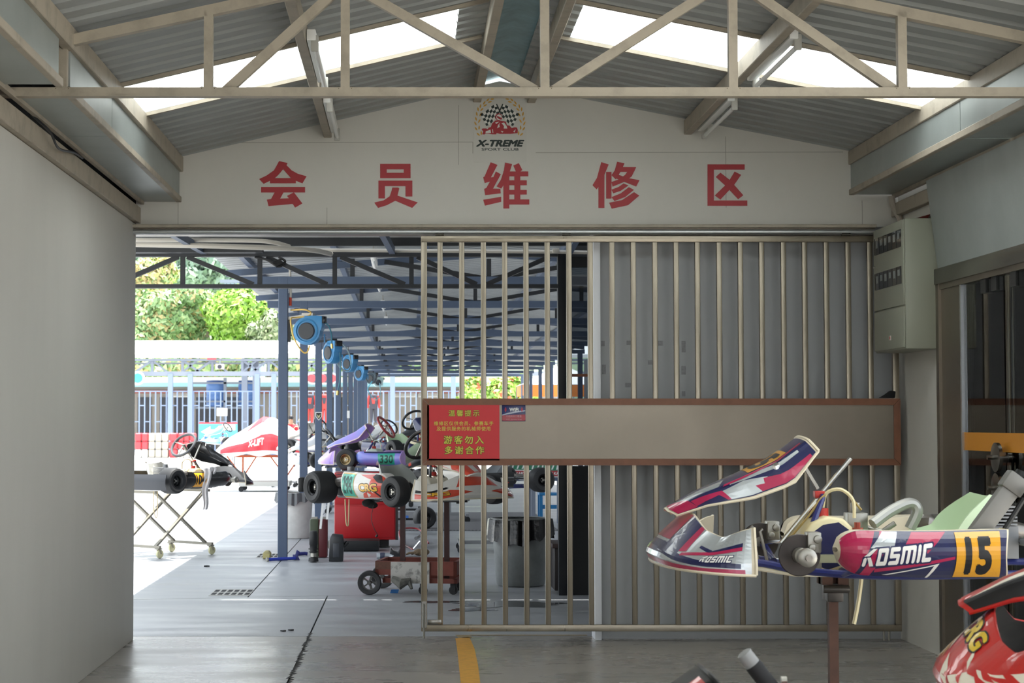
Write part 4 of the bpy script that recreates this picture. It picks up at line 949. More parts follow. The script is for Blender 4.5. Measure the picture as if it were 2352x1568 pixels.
tree(470, 620, 165, 15, 8.5, G4, 15, 'large hazy blue-green tree on the slope behind, under the girder', 22000, .42)
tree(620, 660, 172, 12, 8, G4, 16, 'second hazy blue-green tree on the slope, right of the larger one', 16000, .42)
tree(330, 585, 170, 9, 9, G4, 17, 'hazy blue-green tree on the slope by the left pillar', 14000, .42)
for k, (px, c_) in enumerate(((430, 'left'), (760, 'middle'), (900, 'right'))): tree(px, 838, 112, 9, 1.9, G1, 20+k, '%s dark shrubby tree seen under the far white roof' % c_, 7000, .3)
hl = MB().grid(lambda u, v: (-60+110*u, 130+90*v, 13*v+1.5*math.sin(u*9)*v), 24, 8); ho = hl.ob('hill', M('hill_green', '8aa07c', .9, var=.3, vs=.3)); struct(ho)
bb = thing('far_building', 'pale blue metal building half hidden between the trees', 'building', (at(560, 0, 140).x, 140, 0))
a_, b_ = at(515, 700, 140), at(600, 650, 140); MB().box(a_.x, b_.x, 140, 144, 0, b_.z).ob('wall', M('far_blue_wall', 'a9c0d4', .6), bb); MB().box(a_.x-.3, b_.x+.3, 139.7, 144.3, b_.z, b_.z+.25).ob('roof', FARGREY, bb)
for k in range(9): x = a_.x+(b_.x-a_.x)*(k+.5)/9; MB().box(x-.03, x+.03, 139.94, 140, 0, b_.z).ob('wall_rib', FARGREY, bb)
def bush(px, py, Y, w, h, cols, seed, label, flowers=False):
    c = at(px, py, Y); t = thing('flowering_bush', label, 'bush', (c.x, Y, 0), group='bushes by the fence')
    rg = random.Random(seed); bl = [(c.x+rg.uniform(-w, w)*.35, Y+rg.uniform(-.4, .4), c.z*(.4+.5*rg.random()), w*.25, .5, h*.28) for k in range(9)]
    leafmesh('foliage', bl, 4200, .13, cols, t, seed)['kind'] = 'stuff'
    if flowers: leafmesh('blossom', bl, 160, .14, M('blossom_red', 'e2644f', .6), t, seed+1)['kind'] = 'stuff'
    mb = MB()
    for k in range(5): mb.tube([(c.x+(k-2)*.1, Y, 0), (c.x+(k-2)*w*.14, Y, c.z)], [.03, .012], 5)
    mb.ob('stem', BARK, t)
bush(1105, 880, 76, 2.2, 2.6, G2, 31, 'bright green bush left of the orange tent', True)
bush(1175, 878, 74, 2.0, 2.6, G2, 32, 'bright green bush with red flowers close to the orange tent', True)
bush(1082, 900, 72, 1.0, 1.6, G2, 33, 'low yellow-green bush left of the flowering bushes')
# ---------------------------------------------------------------- karts (local axes: x forward from the rear axle, y left, z up from the tyre bottom)
def podS(s, outer=.60, hs=1.0):
    def S(a, b):
        a = min(max(a, 0), 1); b = min(max(b, 0), 1)
        ff = math.sqrt(max(0, 1-(1-min(a/.15, 1))**2)); f2 = math.sqrt(max(0, 1-(1-min(a/.35, 1))**2))
        zc = .148; zt = zc+.018+.068*ff-.006*math.sin(PI*min(a*1.1, 1)); zb = zc-.012-.078*ff+.012*(1-min(a/.5, 1))
        yo = outer-.075+.075*f2; t = b
        y = .45+(yo-.45)*(math.sin(PI*(.07+.80*t))/1.0)**.42
        x = .93-.61*a-.012*(1-ff)*0+.022*math.sin(PI*b)*max(0, (a-.8)/.2)**2
        return Vector((x, s*y, .06+(zb+(zt-zb)*t-.06)*hs))
    return S
def noseS(a, b):                                        # a 0..1 left to right, b 0 bottom .. 1 top
    q = 2*a-1; th = q*PI/2; c, s = max(math.cos(th), 0), math.sin(th)
    y = -.50*math.copysign(abs(s)**.85, s); xf = 1.22+.325*c**.75
    prof = interp([0, .18, .30, .6, 1], [-.015, .0, -.012, -.07, -.155], b)
    back = prof*(c**.8)+(-.02-.0*b)*0
    inn = 1-.10*max(0, b-.25)*(1-c)
    zt = interp([0, .2, .45, .7, 1], [.275, .268, .215, .195, .235], abs(q))
    zb = .065+.015*c
    sag = -.02*math.sin(PI*b)*max(0, abs(q)-.3)
    return Vector((xf+back+(.0 if abs(q) < .9 else 0), (y*inn)*(1-.25*b*c)+0, zb+(zt-zb)*b+sag*0))
NSP = [0, .25, .5, .75, 1]
def nassS(t, b):                                        # t 0 bottom .. 1 top, b 0 left .. 1 right
    q = 1-2*b
    x = interp(NSP, [1.485, 1.36, 1.21, 1.075, .955], t); z = interp(NSP, [.285, .352, .415, .475, .562], t)
    x2 = interp(NSP, [1.485, 1.36, 1.21, 1.075, .955], min(t+.02, 1)); z2 = interp(NSP, [.285, .352, .415, .475, .562], min(t+.02, 1))
    if t > .98: x2, z2 = x-.0024, z+.0019
    d = Vector((x2-x, 0, z2-z)).normalized(); n = Vector((d.z, 0, -d.x)); n = n if n.z > 0 else -n
    w = interp(NSP, [.05, .10, .125, .135, .12], t); fl_ = interp(NSP, [.028, .048, .085, .095, .055], t)
    e = max(0, (abs(q)-.5)/.5); yy = w*min(abs(q)/.5, 1)+.035*e**.8
    return Vector((x, math.copysign(yy, q), z))-n*(fl_*e**1.3)-n*.012*(min(abs(q)/.5, 1))**2+d*(.02*e*(1-t))
def seatS(s, t):                                        # s 0 top of the back .. 1 front edge
    xs = [.17, .205, .265, .35, .46, .58, .66]; zs = [.335, .235, .125, .075, .07, .09, .13]; ws = [.13, .19, .20, .20, .195, .175, .15]; up = [.05, .12, .16, .15, .12, .07, .03]
    k = [0, .2, .4, .55, .7, .87, 1]; q = 2*t-1
    x, z, w, u, ang = (sum(interp(k, v, min(max(s+d, 0), 1)) for d in (-.09, -.06, -.03, 0, .03, .06, .09))/7 for v in (xs, zs, ws, up, [0, 0, .35, .8, 1, 1, 1]))
    e = abs(q)**2.4
          # sides curl forward on the back, up on the base
    return Vector((x+u*e*(1-ang)*1.0+.02*e, w*(q if abs(q) < .8 else math.copysign(.8+(abs(q)-.8)*.6, q)), z+u*e*(.35+.65*ang)))
def tyre(mb_name, parent, x, y, r, w, rr, rim_m, s, steer=0.0):
    c = Vector((x, y, r)); ax = Vector((-math.sin(steer)*s, math.cos(steer)*s, 0)); h = w/2
    P = [(rr, -h*.80), (rr*1.12, -h*.92), (r*.80, -h), (r*.93, -h*.9), (r*.985, -h*.68), (r, -h*.4), (r, h*.4), (r*.985, h*.68), (r*.93, h*.9), (r*.80, h), (rr*1.12, h*.92), (rr, h*.80)]
    o = MB().lathe(c, ax, P, 30).ob(mb_name, RUB, parent, world=False)
    R = [(rr, -h*.8), (rr*.9, -h*.78), (rr*.86, -h*.3), (rr*.86, h*.35), (rr*.93, h*.78), (rr*1.05, h*.84), (rr*1.0, h*.88), (rr*.86, h*.8), (rr*.80, h*.45), (rr*.55, h*.30), (rr*.45, h*.42), (0, h*.42)]
    MB().lathe(c, ax, R, 24).ob('rim', rim_m, o, world=False)
    mb = MB(); x0, y0, d = frame(ax)
    for k in range(3):
        a = 2*PI*k/3; p = c+ax*(h*.42)+(x0*math.cos(a)+y0*math.sin(a))*rr*.32; mb.cyl(p, p+ax*.012, .007, n=6)
    mb.cyl(c+ax*(h*.40), c+ax*(h*.62), rr*.16, n=10); mb.ob('wheel_nuts', ALU, o, world=False, kind='stuff')
    return o
def full(m=.03): return polys2d([(m, m), (1-m, m), (1-m, 1-m), (m, 1-m)])
RIM = M('rim_bronze', '9c8a66', .35, metal=.8); RIMB = M('rim_black', '1d1e20', .35, metal=.3)
BODYC = M('body_cream', 'e2d6bd', .4); 
def gloss(n, c, **k): return M(n, c, .28, coat=.6, **k)
def kart(name, label, loc, yaw, cfg, group='race karts', wheel_names=True):
    g = cfg.get; r = thing(name, label, 'kart', loc, yaw, group)
    def ob(mb, n, m, par=None, **k): return mb.ob(n, m, par or r, world=False, **k)
    fr = g('frame', M('frame_navy', '232c6e', .3, coat=.4)); body = g('body', BODYC); R0 = .0145
    ch = MB()
    for s in (1, -1):
        ch.tube(spline([(-.14, .29*s, .055), (.1, .30*s, .055), (.5, .33*s, .05), (.78, .32*s, .05), (1.0, .22*s, .06), (1.14, .19*s, .085), (1.24, .18*s, .09)], 4), R0, 8)
        ch.tube(spline([(.55, .33*s, .05), (.6, .44*s, .075), (.75, .46*s, .08), (.84, .40*s, .07), (.86, .31*s, .05)], 4), .009, 6)
        ch.tube([(1.02, .20*s, .065), (1.03, .36*s, .12)], R0, 8)
    ch.tube([(1.24, -.18, .09), (1.24, .18, .09)], R0, 8); ch.tube([(.3, -.31, .052), (.34, .31, .052)], R0, 8); ch.tube([(-.12, -.29, .055), (-.12, .29, .055)], R0, 8); ch.tube([(.86, -.31, .05), (.8, .31, .05)], R0, 8)
    ob(ch, 'chassis_tubes', fr)
    ob(MB().prism([(.58, -.29, .036), (1.02, -.2, .036), (1.26, -.17, .072), (1.26, .17, .072), (1.02, .2, .036), (.58, .29, .036)], (0, 0, .004)), 'floor_tray', g('tray', ALU))
    st = g('seat', M('seat_grey', '8d9295', .4))
    ob(MB().shell(seatS, 24, 18, -.006), 'seat', st)
    # steering
    ob(MB().tube([(1.03, 0, .15), (.80, .0, .425)], .0095, 10), 'steering_column', CHROME)
    ob(MB().tube([(1.0, .14, .06), (.87, .03, .335), (.865, -.03, .335), (1.0, -.14, .06)], .012, 8), 'column_hoop', fr)
    ob(MB().box(.86, .90, -.022, .022, .325, .352), 'column_clamp', g('clamp', M('clamp_red', 'c23028', .4)), bevel=.004)
    if g('wheel', True):
        c = Vector((.715, 0, .525)); n = Vector((.80, 0, -.60)); tilt = Vector((.60, 0, .80))
        wa = [c+Vector((0, 1, 0))*(.168*math.cos(t))+tilt*(.155*math.sin(t)*(1 if math.sin(t) < .75 else .96)) for t in np.linspace(0, 2*PI, 28, endpoint=False)]
        sw = ob(MB().tube(wa, .016, 8, closed=True), 'steering_wheel', g('grip', BLACK))
        sp = MB()
        for a in (.25, PI-.25, -PI/2): sp.beam(c, c+(Vector((0, 1, 0))*math.cos(a)+tilt*math.sin(a))*.155, .03, .006)
        sp.cyl(c-n*.004, Vector((.80, 0, .425)), .018, n=12); sp.ob('spokes', g('spoke', ALU), sw, world=False)
    # fuel tank
    tp = [(.975, .09), (.965, .19), (.93, .235), (.87, .258), (.81, .250), (.775, .215), (.755, .16), (.755, .05), (.95, .045), (.97, .06)]
    ob(MB().prism([(x, .11, z) for x, z in tp], (0, -.22, 0)), 'fuel_tank', g('tank', M('tank_cream', 'e6d9ae', .35)), bevel=.018, bseg=3)
    ob(MB().cyl((.87, .0, .25), (.87, .0, .285), .026, n=12), 'fuel_cap', g('clamp', M('clamp_red', 'c23028', .4)))
    # nose, panel, pods
    inn = g('inner', body)
    if g('nose', True):
        nn = ob(MB().shell(noseS, 44, 12, -.006, 0, 1), 'nose_fairing', [body, inn])
        ob(MB().tube([noseS(i/30, 0)+Vector((0, 0, -.002)) for i in range(31)], .006, 6).tube([noseS(0, i/10) for i in range(11)], .006, 6).tube([noseS(1, i/10) for i in range(11)], .006, 6), 'nose_edge', BODYC, nn)
        for nm, VF, m in g('nose_art', []): decal(nm, VF, noseS, m, nn, cuts=(44, 12), off=.0018, flip=True)
    if g('panel', True):
        pn = ob(MB().shell(nassS, 26, 20, .005, 0, 1), 'front_panel', [body, inn])
        ob(MB().tube([nassS(i/20, 0) for i in range(21)], .005, 6).tube([nassS(i/20, 1) for i in range(21)], .005, 6).tube([nassS(1, i/14) for i in range(15)], .006, 6), 'panel_edge', g('pedge', BODYC), pn)
        for nm, VF, m in g('panel_art', []): decal(nm, VF, nassS, m, pn, cuts=(26, 20), off=.0016)
        ob(MB().beam((.985, .0, .53), (.885, .0, .36), .02, .012), 'panel_bracket', g('bracket', ALU))
    if g('pods', True):
        for s in (1, -1):
            S = podS(s, hs=g('pod_h', 1.0)); NB = 12
            def ring(u, v, S=S, s=s):
                j = round(v*(NB+3)) % (NB+3)
                if j <= NB: return S(u, j/NB)
                t, b_ = S(u, 1), S(u, 0)
                return Vector((t.x, s*.44, t.z-.004)) if j == NB+1 else Vector((b_.x, s*.44, b_.z+.004))
            pd = ob(MB().grid(ring, 40, NB+3, cv=True, flip=(s > 0)), 'side_pod', body, smooth=50)
            e_ = MB(); e_.add([S(1, j/NB) for j in range(NB+1)]+[Vector((S(1, 1).x, s*.44, S(1, 1).z)), Vector((S(1, 0).x, s*.44, S(1, 0).z))], [tuple(range(NB+3))])
            ob(e_, 'pod_end', body, pd)
            for nm, VF, m in g('pod_art' if s > 0 else 'pod_art_r', g('pod_art', [])):
                if s < 0: VF = ([Vector((p.x, p.y, p.z)) for p in VF[0]], VF[1])
                decal(nm, VF, S, m, pd, cuts=(40, NB), off=.0018, flip=(s < 0))
    # axle, hubs, discs
    ob(MB().tube([(0, -.56, .14), (0, .56, .14)], .02, 12), 'rear_axle', CHROME)
    for s in (1, -1):
        hub = MB().lathe((1.04, .40*s, .13), (0, s, 0), [(0, 0), (.03, 0), (.03, .05), (.022, .055), (.022, .10), (.034, .105), (.034, .135), (.026, .14), (.012, .14), (.012, .16), (0, .16)], 18)
        ob(hub, 'front_hub', ALU)
        ob(MB().lathe((1.04, .385*s, .13), (0, s, 0), [(.02, 0), (.075, 0), (.078, .003), (.075, .006), (.02, .006)], 30), 'brake_disc', M('disc_dark', '4a4543', .4, metal=.7))
        ob(MB().box(.965, 1.015, s*.385-.03, s*.385+.035, .14, .215).cyl((.98, s*.385-.045, .19), (.98, s*.385+.05, .19), .016, n=10).cyl((1.0, s*.385-.045, .16), (1.0, s*.385+.05, .16), .014, n=10), 'brake_caliper', ALU, bevel=.004)
        ob(MB().tube([(1.04, .34*s, .13), (1.0, .1*s, .15), (1.0, 0, .16)], .008, 8), 'track_rod', CHROME)
    ob(MB().box(.90, 1.0, .10, .125, .055, .095), 'master_cylinder', ALU)
    for s in (1, -1): ob(MB().tube([(1.1, .1*s, .07), (1.13, .1*s, .2), (1.12, .1*s, .21)], .006, 6), 'pedal', ALU)
    ob(MB().tube(spline([(.87, .02, .29), (.86, .04, .345), (.81, .06, .36), (.765, .07, .32), (.76, .07, .25)], 4), .007, 7), 'fuel_hose', g('tank', M('tank_cream', 'e6d9ae', .35)))
    if g('engine', True):
        en = MB().box(.02, .22, -.42, -.26, .07, .20)
        for k in range(6): en.box(.03, .21, -.44, -.24, .205+k*.014, .212+k*.014)
        en.cyl((.12, -.34, .28), (.12, -.34, .32), .03, n=12); ob(en, 'engine', M('engine_alloy', '77787a', .4, metal=.7))
        ob(MB().tube(spline([(.22, -.36, .16), (.32, -.38, .2), (.36, -.42, .2), (.25, -.47, .2), (.0, -.48, .17), (-.2, -.46, .16)], 4), [.022]*5+[.04]*13+[.025]*3, 10), 'exhaust', M('exhaust_steel', '8a8580', .35, metal=.85))
    if g('bumper', True):
        ob(MB().tube(spline([(-.15, .45, .12), (-.22, .38, .12), (-.23, 0, .12), (-.22, -.38, .12), (-.15, -.45, .12)], 4), .014, 8), 'rear_bumper', g('bumper_m', CHROME))
    if g('plastic_bumper'):
        def bs(u, v):
            y = .68*(1-2*u); x = -.17-.09*math.cos(PI*(u-.5))**.5 if 0 < u < 1 else -.17
            return Vector((x-.02*math.sin(PI*v), y, .05+.16*v))
        ob(MB().shell(bs, 24, 6, -.02), 'rear_bumper', g('plastic_bumper'))
    tr_ = g('tyres', 'all')
    for s in (1, -1):
        if tr_ in ('all', 'rear', 'right') and not (tr_ == 'right' and s > 0): tyre('rear_tyre', r, 0, .575*s, .143, .21, .066, g('rim', RIMB), s)
        if tr_ in ('all',) or (tr_ == 'front_left' and s > 0): tyre('front_tyre', r, 1.04, .53*s, .131, .135, .065, g('rim', RIMB), s, g('steer', 0))
    return r
MAG = gloss('pod_magenta', 'b01c4e'); NVY = gloss('pod_navy', '1a1f4e'); SILV = M('pod_silver', 'c9ced2', .25, metal=.55, coat=.4); WHT = M('art_white', 'ece9e4', .35); GLD = gloss('plate_gold', 'e3a11e'); BLKA = M('art_black', '17171b', .4)
def P(*a): return polys2d(*a)
def txt(body, box, bold=.05, shear=.15, lean=0.0):
    VF = fit2d(text2d(body, bold, shear), box); x0 = box[0]
    return [Vector((p.x, p.y+lean*(p.x-x0), p.z)) for p in VF[0]], VF[1]
def layer(base, items):                       # later shapes sit a little higher on the surface
    out = []
    for i, (n, VF, m) in enumerate(items): out.append((n, ([Vector((p.x, p.y, p.z+i*.0004)) for p in VF[0]], VF[1]), m))
    return out
def fancy(word, box, lean=.0, k=.055):        # white letters on a dark outline
    dx = (box[2]-box[0])*.012; dy = (box[3]-box[1])*.10
    ref = block2d(word); a = fit2d(block2d(word, .09), box, ref); b = fit2d(ref, box)
    L = lambda VF: ([Vector((p.x, p.y+lean*(p.x-box[0]), p.z)) for p in VF[0]], VF[1])
    return [('lettering_outline', L(a), NVY), ('lettering', L(b), WHT)]
KL = {'K': (.9, [(0, 0, .25, .52)], [[(0, .60), (.62, 1), (.92, 1), (.42, .60)], [(.25, .53), (.52, .53), (.90, 0), (.58, 0)]]), 'O': (.8, [(0, .76, .8, 1), (0, 0, .8, .24), (0, 0, .25, 1), (.55, 0, .8, 1)], []),
  'S': (.8, [(0, .76, .8, 1), (0, .42, .25, 1), (0, .39, .8, .62), (.55, 0, .8, .6), (0, 0, .8, .24)], []), 'M': (1.15, [(0, .76, 1.15, 1), (0, 0, .25, 1), (.45, 0, .70, 1), (.9, 0, 1.15, 1)], []), 'I': (.25, [(0, 0, .25, 1)], []), 'C': (.75, [(0, .76, .75, 1), (0, 0, .25, 1), (0, 0, .75, .24)], [])}
def block2d(word, e=0.0):                     # angular slanted capitals built from bars; e fattens them
    ps = []; x = 0
    for ch in word:
        w, rs, qs = KL[ch]
        for (a, b, c, d) in rs:
            a, b, c, d = a-e, b-e, c+e, d+e; k = min(.07, (c-a)/3, (d-b)/3)
            ps.append([(x+u, v) for u, v in ((a+k, b), (c-k, b), (c, b+k), (c, d-k), (c-k, d), (a+k, d), (a, d-k), (a, b+k))])
        for q in qs:
            cx, cy = sum(p[0] for p in q)/4, sum(p[1] for p in q)/4; ps.append([(x+u+e*(1.6 if u > cx else -1.6), v+e*(1 if v > cy else -1)) for u, v in q])
        x += w+.16
    V, F = polys2d(*ps); return [Vector((p.x+.24*p.y, p.y, p.z)) for p in V], F
kos_pod = layer(None, [('pod_graphic', full(.012), NVY), ('magenta_field', P([(.012, .02), (.18, .02), (.30, .98), (.012, .98)], [(.33, .5), (.42, .97), (.62, .97), (.50, .55)], [(.2, .10), (.66, .42), (.66, .48), (.2, .18)]), MAG),
   ('navy_stripe', P([(.10, .03), (.125, .03), (.235, .97), (.205, .97)], [(.30, .5), (.335, .5), (.40, .97), (.36, .97)]), NVY), ('silver_field', P([(.17, .62), (.25, .97), (.335, .97), (.30, .62)]), SILV),
   ('white_tip', P([(.25, .06), (.57, .34), (.52, .03), (.505, .03), (.54, .29), (.28, .06)]), WHT)]
   + fancy('KOSMIC', (.125, .22, .53, .58), lean=.42) + [('number_plate', P([(.665, .05), (.945, .05), (.94, .95), (.67, .95)]), GLD), ('number', fit2d(text2d('15', .055), (.72, .10, .88, .86)), BLKA)])
def mir(items, box):                          # turn lettering round for surfaces that run the other way
    return [(n, ([Vector((box[0]+box[2]-p.x, p.y, p.z)) for p in VF[0]], VF[1]), m) for n, VF, m in items]
kos_nose = layer(None, [('nose_graphic', P([(.006, .02), (.994, .02), (.994, .98), (.006, .98)]), SILV), ('navy_field', P([(.30, .25), (.70, .25), (.70, .97), (.62, .97), (.6, .45), (.4, .45), (.38, .97), (.30, .97)], [(.03, .13), (.30, .2), (.44, .3), (.44, .36), (.3, .36), (.03, .24)], [(.03, .60), (.16, .52), (.22, .60), (.22, .66), (.15, .60), (.03, .70)]), NVY),
   ('magenta_field', P([(.02, .02), (.30, .02), (.5, .05), (.98, .03), (.97, .16), (.70, .12), (.5, .14), (.3, .13), (.02, .11)], [(.40, .5), (.6, .5), (.6, .97), (.40, .97)], [(.03, .53), (.16, .46), (.28, .33), (.28, .40), (.17, .53), (.03, .61)], [(.265, .45), (.30, .40), (.31, .97), (.285, .97)]), MAG)] + mir(fancy('KOSMIC', (.055, .27, .175, .43)), (.055, 0, .175, 0)))
kos_panel = layer(None, [('panel_graphic', full(.02), NVY), ('silver_field', P([(.05, .30), (.36, .25), (.42, .42), (.05, .40)], [(.36, .03), (.58, .03), (.65, .14), (.5, .2), (.36, .16)], [(.42, .21), (.9, .17), (.9, .21), (.44, .27)], [(.05, .6), (.36, .75), (.05, .7)]), SILV),
   ('magenta_field', P([(.02, .03), (.16, .03), (.15, .27), (.02, .5)], [(.16, .05), (.33, .12), (.36, .03), (.38, .03), (.36, .17), (.16, .20)], [(.55, .10), (.95, .02), (.95, .06), (.62, .14), (.60, .03), (.57, .03)], [(.38, .22), (.95, .27), (.95, .30), (.4, .26)]), MAG),
   ('number_plate', P([(.56, .30), (.84, .30), (.84, .70), (.56, .70)]), GLD)])
n5 = fit2d(text2d('15', .05), (.33, .59, .67, .81)); n5 = ([Vector((p.y, 1-p.x, p.z+.002)) for p in n5[0]], n5[1])
kos_panel.append(('number', n5, BLKA))
ZK = .882
k1 = kart('race_kart', 'silver, navy and magenta race kart number 15 without wheels, raised on a post', (2.486, 7.3, ZK), PI, dict(pod_art=kos_pod, nose_art=kos_nose, panel_art=kos_panel, tyres='none', wheel=False, seat=M('seat_pale_green', 'bcd2ae', .35), tray=M('tray_pale', 'd8cdb4', .4)))
# details only this kart shows
def k1o(mb, n, m, **k): return mb.ob(n, m, k1, world=False, **k)
tank_S = flat((.985, .1115, .03), (-.25, 0, 0), (0, 0, .245))
for i, (n, VF, m) in enumerate([('tank_sticker', P([(.10, .22), (.14, .62), (.38, .80), (.62, .84), (.78, .72), (.80, .22), (.45, .10)]), NVY), ('sticker_magenta', P([(.11, .30), (.15, .62), (.38, .79), (.50, .81), (.30, .30)]), MAG), ('sticker_white', P([(.27, .42), (.40, .70), (.66, .70), (.55, .42)]), WHT)]):
    decal(n, VF, tank_S, m, k1, off=.0006+.0004*i, flip=True)
for i, (n, VF, m) in enumerate(fancy('KOSMIC', (.19, .30, .72, .42))): decal(n, VF, tank_S, m, k1, off=.0022+.0004*i, flip=True)
k1o(MB().tube([(.80, 0, .425), (.755, 0, .478)], .0095, 10), 'column_end', CHROME)
k1o(MB().tube(spline([(1.03, .04, .14), (.93, .05, .26), (.87, .04, .335), (.80, .04, .36), (.73, .06, .28)], 5), .005, 6), 'brake_cable', M('cable_tan', 'a08a54', .5))
k1o(MB().cyl((.756, .10, .16), (.756, .10, .215), .022, n=12).cyl((.756, .10, .215), (.756, .10, .235), .012, n=10), 'fuel_filter', M('filter_red', 'b8584a', .2, trans=.3))
k1o(MB().tube(spline([(.745, .12, .09), (.75, .13, .02), (.765, .13, -.08), (.78, .13, -.15)], 4), .008, 7), 'overflow_hose', M('tank_cream', 'e6d9ae', .35))
rd = MB(); RADM = M('radiator_alloy', '7f7d79', .5, metal=.5, var=.12, vs=8); rd.beam((.47, .40, .10), (.24, .40, .405), .068, .045, up=(0, 1, 0)); k1o(rd, 'radiator', RADM, bevel=.004)
k1o(MB().beam((.27, .40, .365), (.23, .40, .42), .085, .06, up=(0, 1, 0)), 'radiator_tank', RADM, bevel=.006)
k1o(MB().cyl((.235, .40, .40), (.215, .40, .435), .026, n=12).tube(spline([(.22, .42, .42), (.19, .43, .425), (.18, .43, .37), (.2, .43, .33)], 4), .011, 8), 'radiator_cap', BLACK)
k1o(MB().tube([(.22, .42, .34), (.36, .42, .12)], .01, 8).tube([(.2, .40, .35), (.02, .38, .12)], .013, 8), 'radiator_brace', BLACK)
k1o(MB().lathe((.205, .455, .355), (0, 1, 0), [(.012, 0), (.024, 0), (.024, .012), (.012, .012)], 14), 'hose_clip', M('clip_white', 'd4d6d2', .3))
k1o(MB().tube(spline([(.66, -.05, .22), (.58, -.08, .27), (.50, -.10, .30), (.47, -.10, .27), (.50, -.10, .2)], 5), .022, 10), 'water_hose', M('hose_silver', 'aaa9a4', .35, metal=.5))
k1o(MB().box(.66, .74, -.2, -.12, .17, .26).cyl((.70, -.16, .26), (.70, -.16, .30), .02, n=10).tube([(.66, -.16, .2), (.60, -.14, .185), (.55, -.13, .22)], .012, 8), 'carburettor', ALU, bevel=.008)
k1o(MB().box(.76, .92, .13, .165, .085, .115).cyl((.92, .147, .1), (.97, .147, .1), .008, n=8), 'brake_cylinder', M('cylinder_olive', 'a7a78c', .35, metal=.5))
k1o(MB().cyl((.31, .47, .035), (.31, .47, .06), .006, n=6).prism([(.30, .46, .03), (.27, .46, .03), (.27, .46, -.03), (.285, .46, -.03)], (0, .006, 0)), 'pod_hook', BLACK)
k1o(MB().tube([(1.29, .1, .37), (1.27, .07, .22)], .0025, 5), 'panel_wire', ALU)
k1o(MB().lathe((1.08, .168, .452), (.3, 1, .2), [(0, .0), (.014, 0), (.014, .004), (0, .007)], 14), 'panel_bolt', CHROME)
def stand_post(label, x, y, top, m, base=.30, post_w=.035, arms=.3):
    r = thing('kart_stand', label, 'stand', (x, y, 0), group='kart stands')
    MB().box(x-post_w/2, x+post_w/2, y-post_w/2, y+post_w/2, .12, top-.05).ob('post', m, r)
    MB().box(x-.03, x+.03, y-.05, y+.05, top-.10, top-.03).cyl((x-.05, y-.06, top-.05), (x+.05, y-.06, top-.05), .016, n=10).ob('clamp', M('clamp_dark', '4b4744', .4, metal=.6), r, bevel=.004)
    MB().box(x-arms, x+arms, y-.02, y+.02, top-.035, top-.005).box(x-arms, x-arms+.04, y-min(arms, .3), y+min(arms, .3), top-.035, top-.005).box(x+arms-.04, x+arms, y-min(arms, .3), y+min(arms, .3), top-.035, top-.005).ob('top_frame', m, r)
    MB().box(x-base, x+base, y-.025, y+.025, .09, .13).box(x-base, x-base+.05, y-.35, y+.35, .09, .13).box(x+base-.05, x+base, y-.35, y+.35, .09, .13).ob('base_frame', m, r)
    for sx in (-1, 1):
        for sy in (-1, 1):
            cx, cy = x+sx*(base-.025), y+sy*.33
            w = MB().box(cx-.02, cx+.02, cy-.024, cy+.024, .075, .09).lathe((cx, cy-.015, .045), (0, 1, 0), [(0, 0), (.04, 0), (.045, .006), (.045, .024), (.04, .03), (0, .03)], 14); w.ob('caster', RUB, r)
    return r
RUST = M('rust_brown', '5a3a2c', .65, var=.3, vs=12)
stand_post('rust-brown single post stand under the silver kart number 15', at(1913, 1400, 7.2).x, 7.2, ZK+.035, RUST, arms=.05)
# red kart at the right edge
RED = gloss('body_red', 'c8231f'); YEL = gloss('art_yellow', 'e6c11a'); TAN = M('art_tan', 'b58a4a', .35); IVORY = M('art_ivory', 'e9dfcd', .35)
rg = random.Random(4)
def swoosh(n, x0, x1, y0, y1, seed, wd=.03):
    q = random.Random(seed); out = []
    for k in range(n):
        a, b = q.uniform(x0, x1), q.uniform(y0, y1); dx, dy = q.uniform(.05, .13), q.uniform(.1, .3)*q.choice((1, 1, -1)); w = q.uniform(.4, 1.2)*wd
        out.append([(a, b), (min(a+dx*.5, .98), min(max(b+dy*.35-w, .02), .97)), (min(a+dx, .98), min(max(b+dy, .02), .98)), (min(a+dx*.45, .98), min(max(b+dy*.55+w, .02), .98))])
    return P(*out)
crgn = layer(None, [('nose_graphic', full(.015), RED), ('ivory_side', P([(.02, .05), (.2, .05), (.30, .3), (.22, .55), (.02, .6)], [(.98, .05), (.8, .05), (.7, .3), (.78, .55), (.98, .6)]), IVORY), ('tan_streaks', swoosh(16, .05, .85, .05, .6, 2, .05), TAN), ('red_streaks', swoosh(12, .05, .3, .1, .5, 5, .04), RED), ('ivory_streaks', swoosh(9, .25, .7, .1, .6, 9, .03), IVORY), ('yellow_flame', swoosh(5, .5, .62, .2, .5, 11, .04), YEL),
   ] + mir([('lettering_outline', fit2d(text2d('CRG', .1), (.295, .64, .485, .9)), BLKA), ('lettering', fit2d(text2d('CRG', .05), (.30, .66, .48, .88)), YEL)], (.295, 0, .485, 0)))
crgp = layer(None, [('panel_graphic', full(.03), BLKA), ('red_field', P([(.02, .30), (.97, .30), (.97, .72), (.02, .72)]), RED), ('ivory_streak', P([(.05, .28), (.97, .26), (.97, .34), (.3, .36)], [(.3, .5), (.97, .55), (.97, .62), (.5, .58)]), IVORY), ('gold_streak', P([(.4, .38), (.97, .4), (.97, .48), (.6, .46)]), TAN)])
h2 = math.atan2(.36, -.93); hd = Vector((math.cos(h2), math.sin(h2), 0)); tip = at(2162, 1532, 5.0)
z2 = tip.z-.105; root2 = Vector((tip.x, tip.y, 0))-hd*1.53
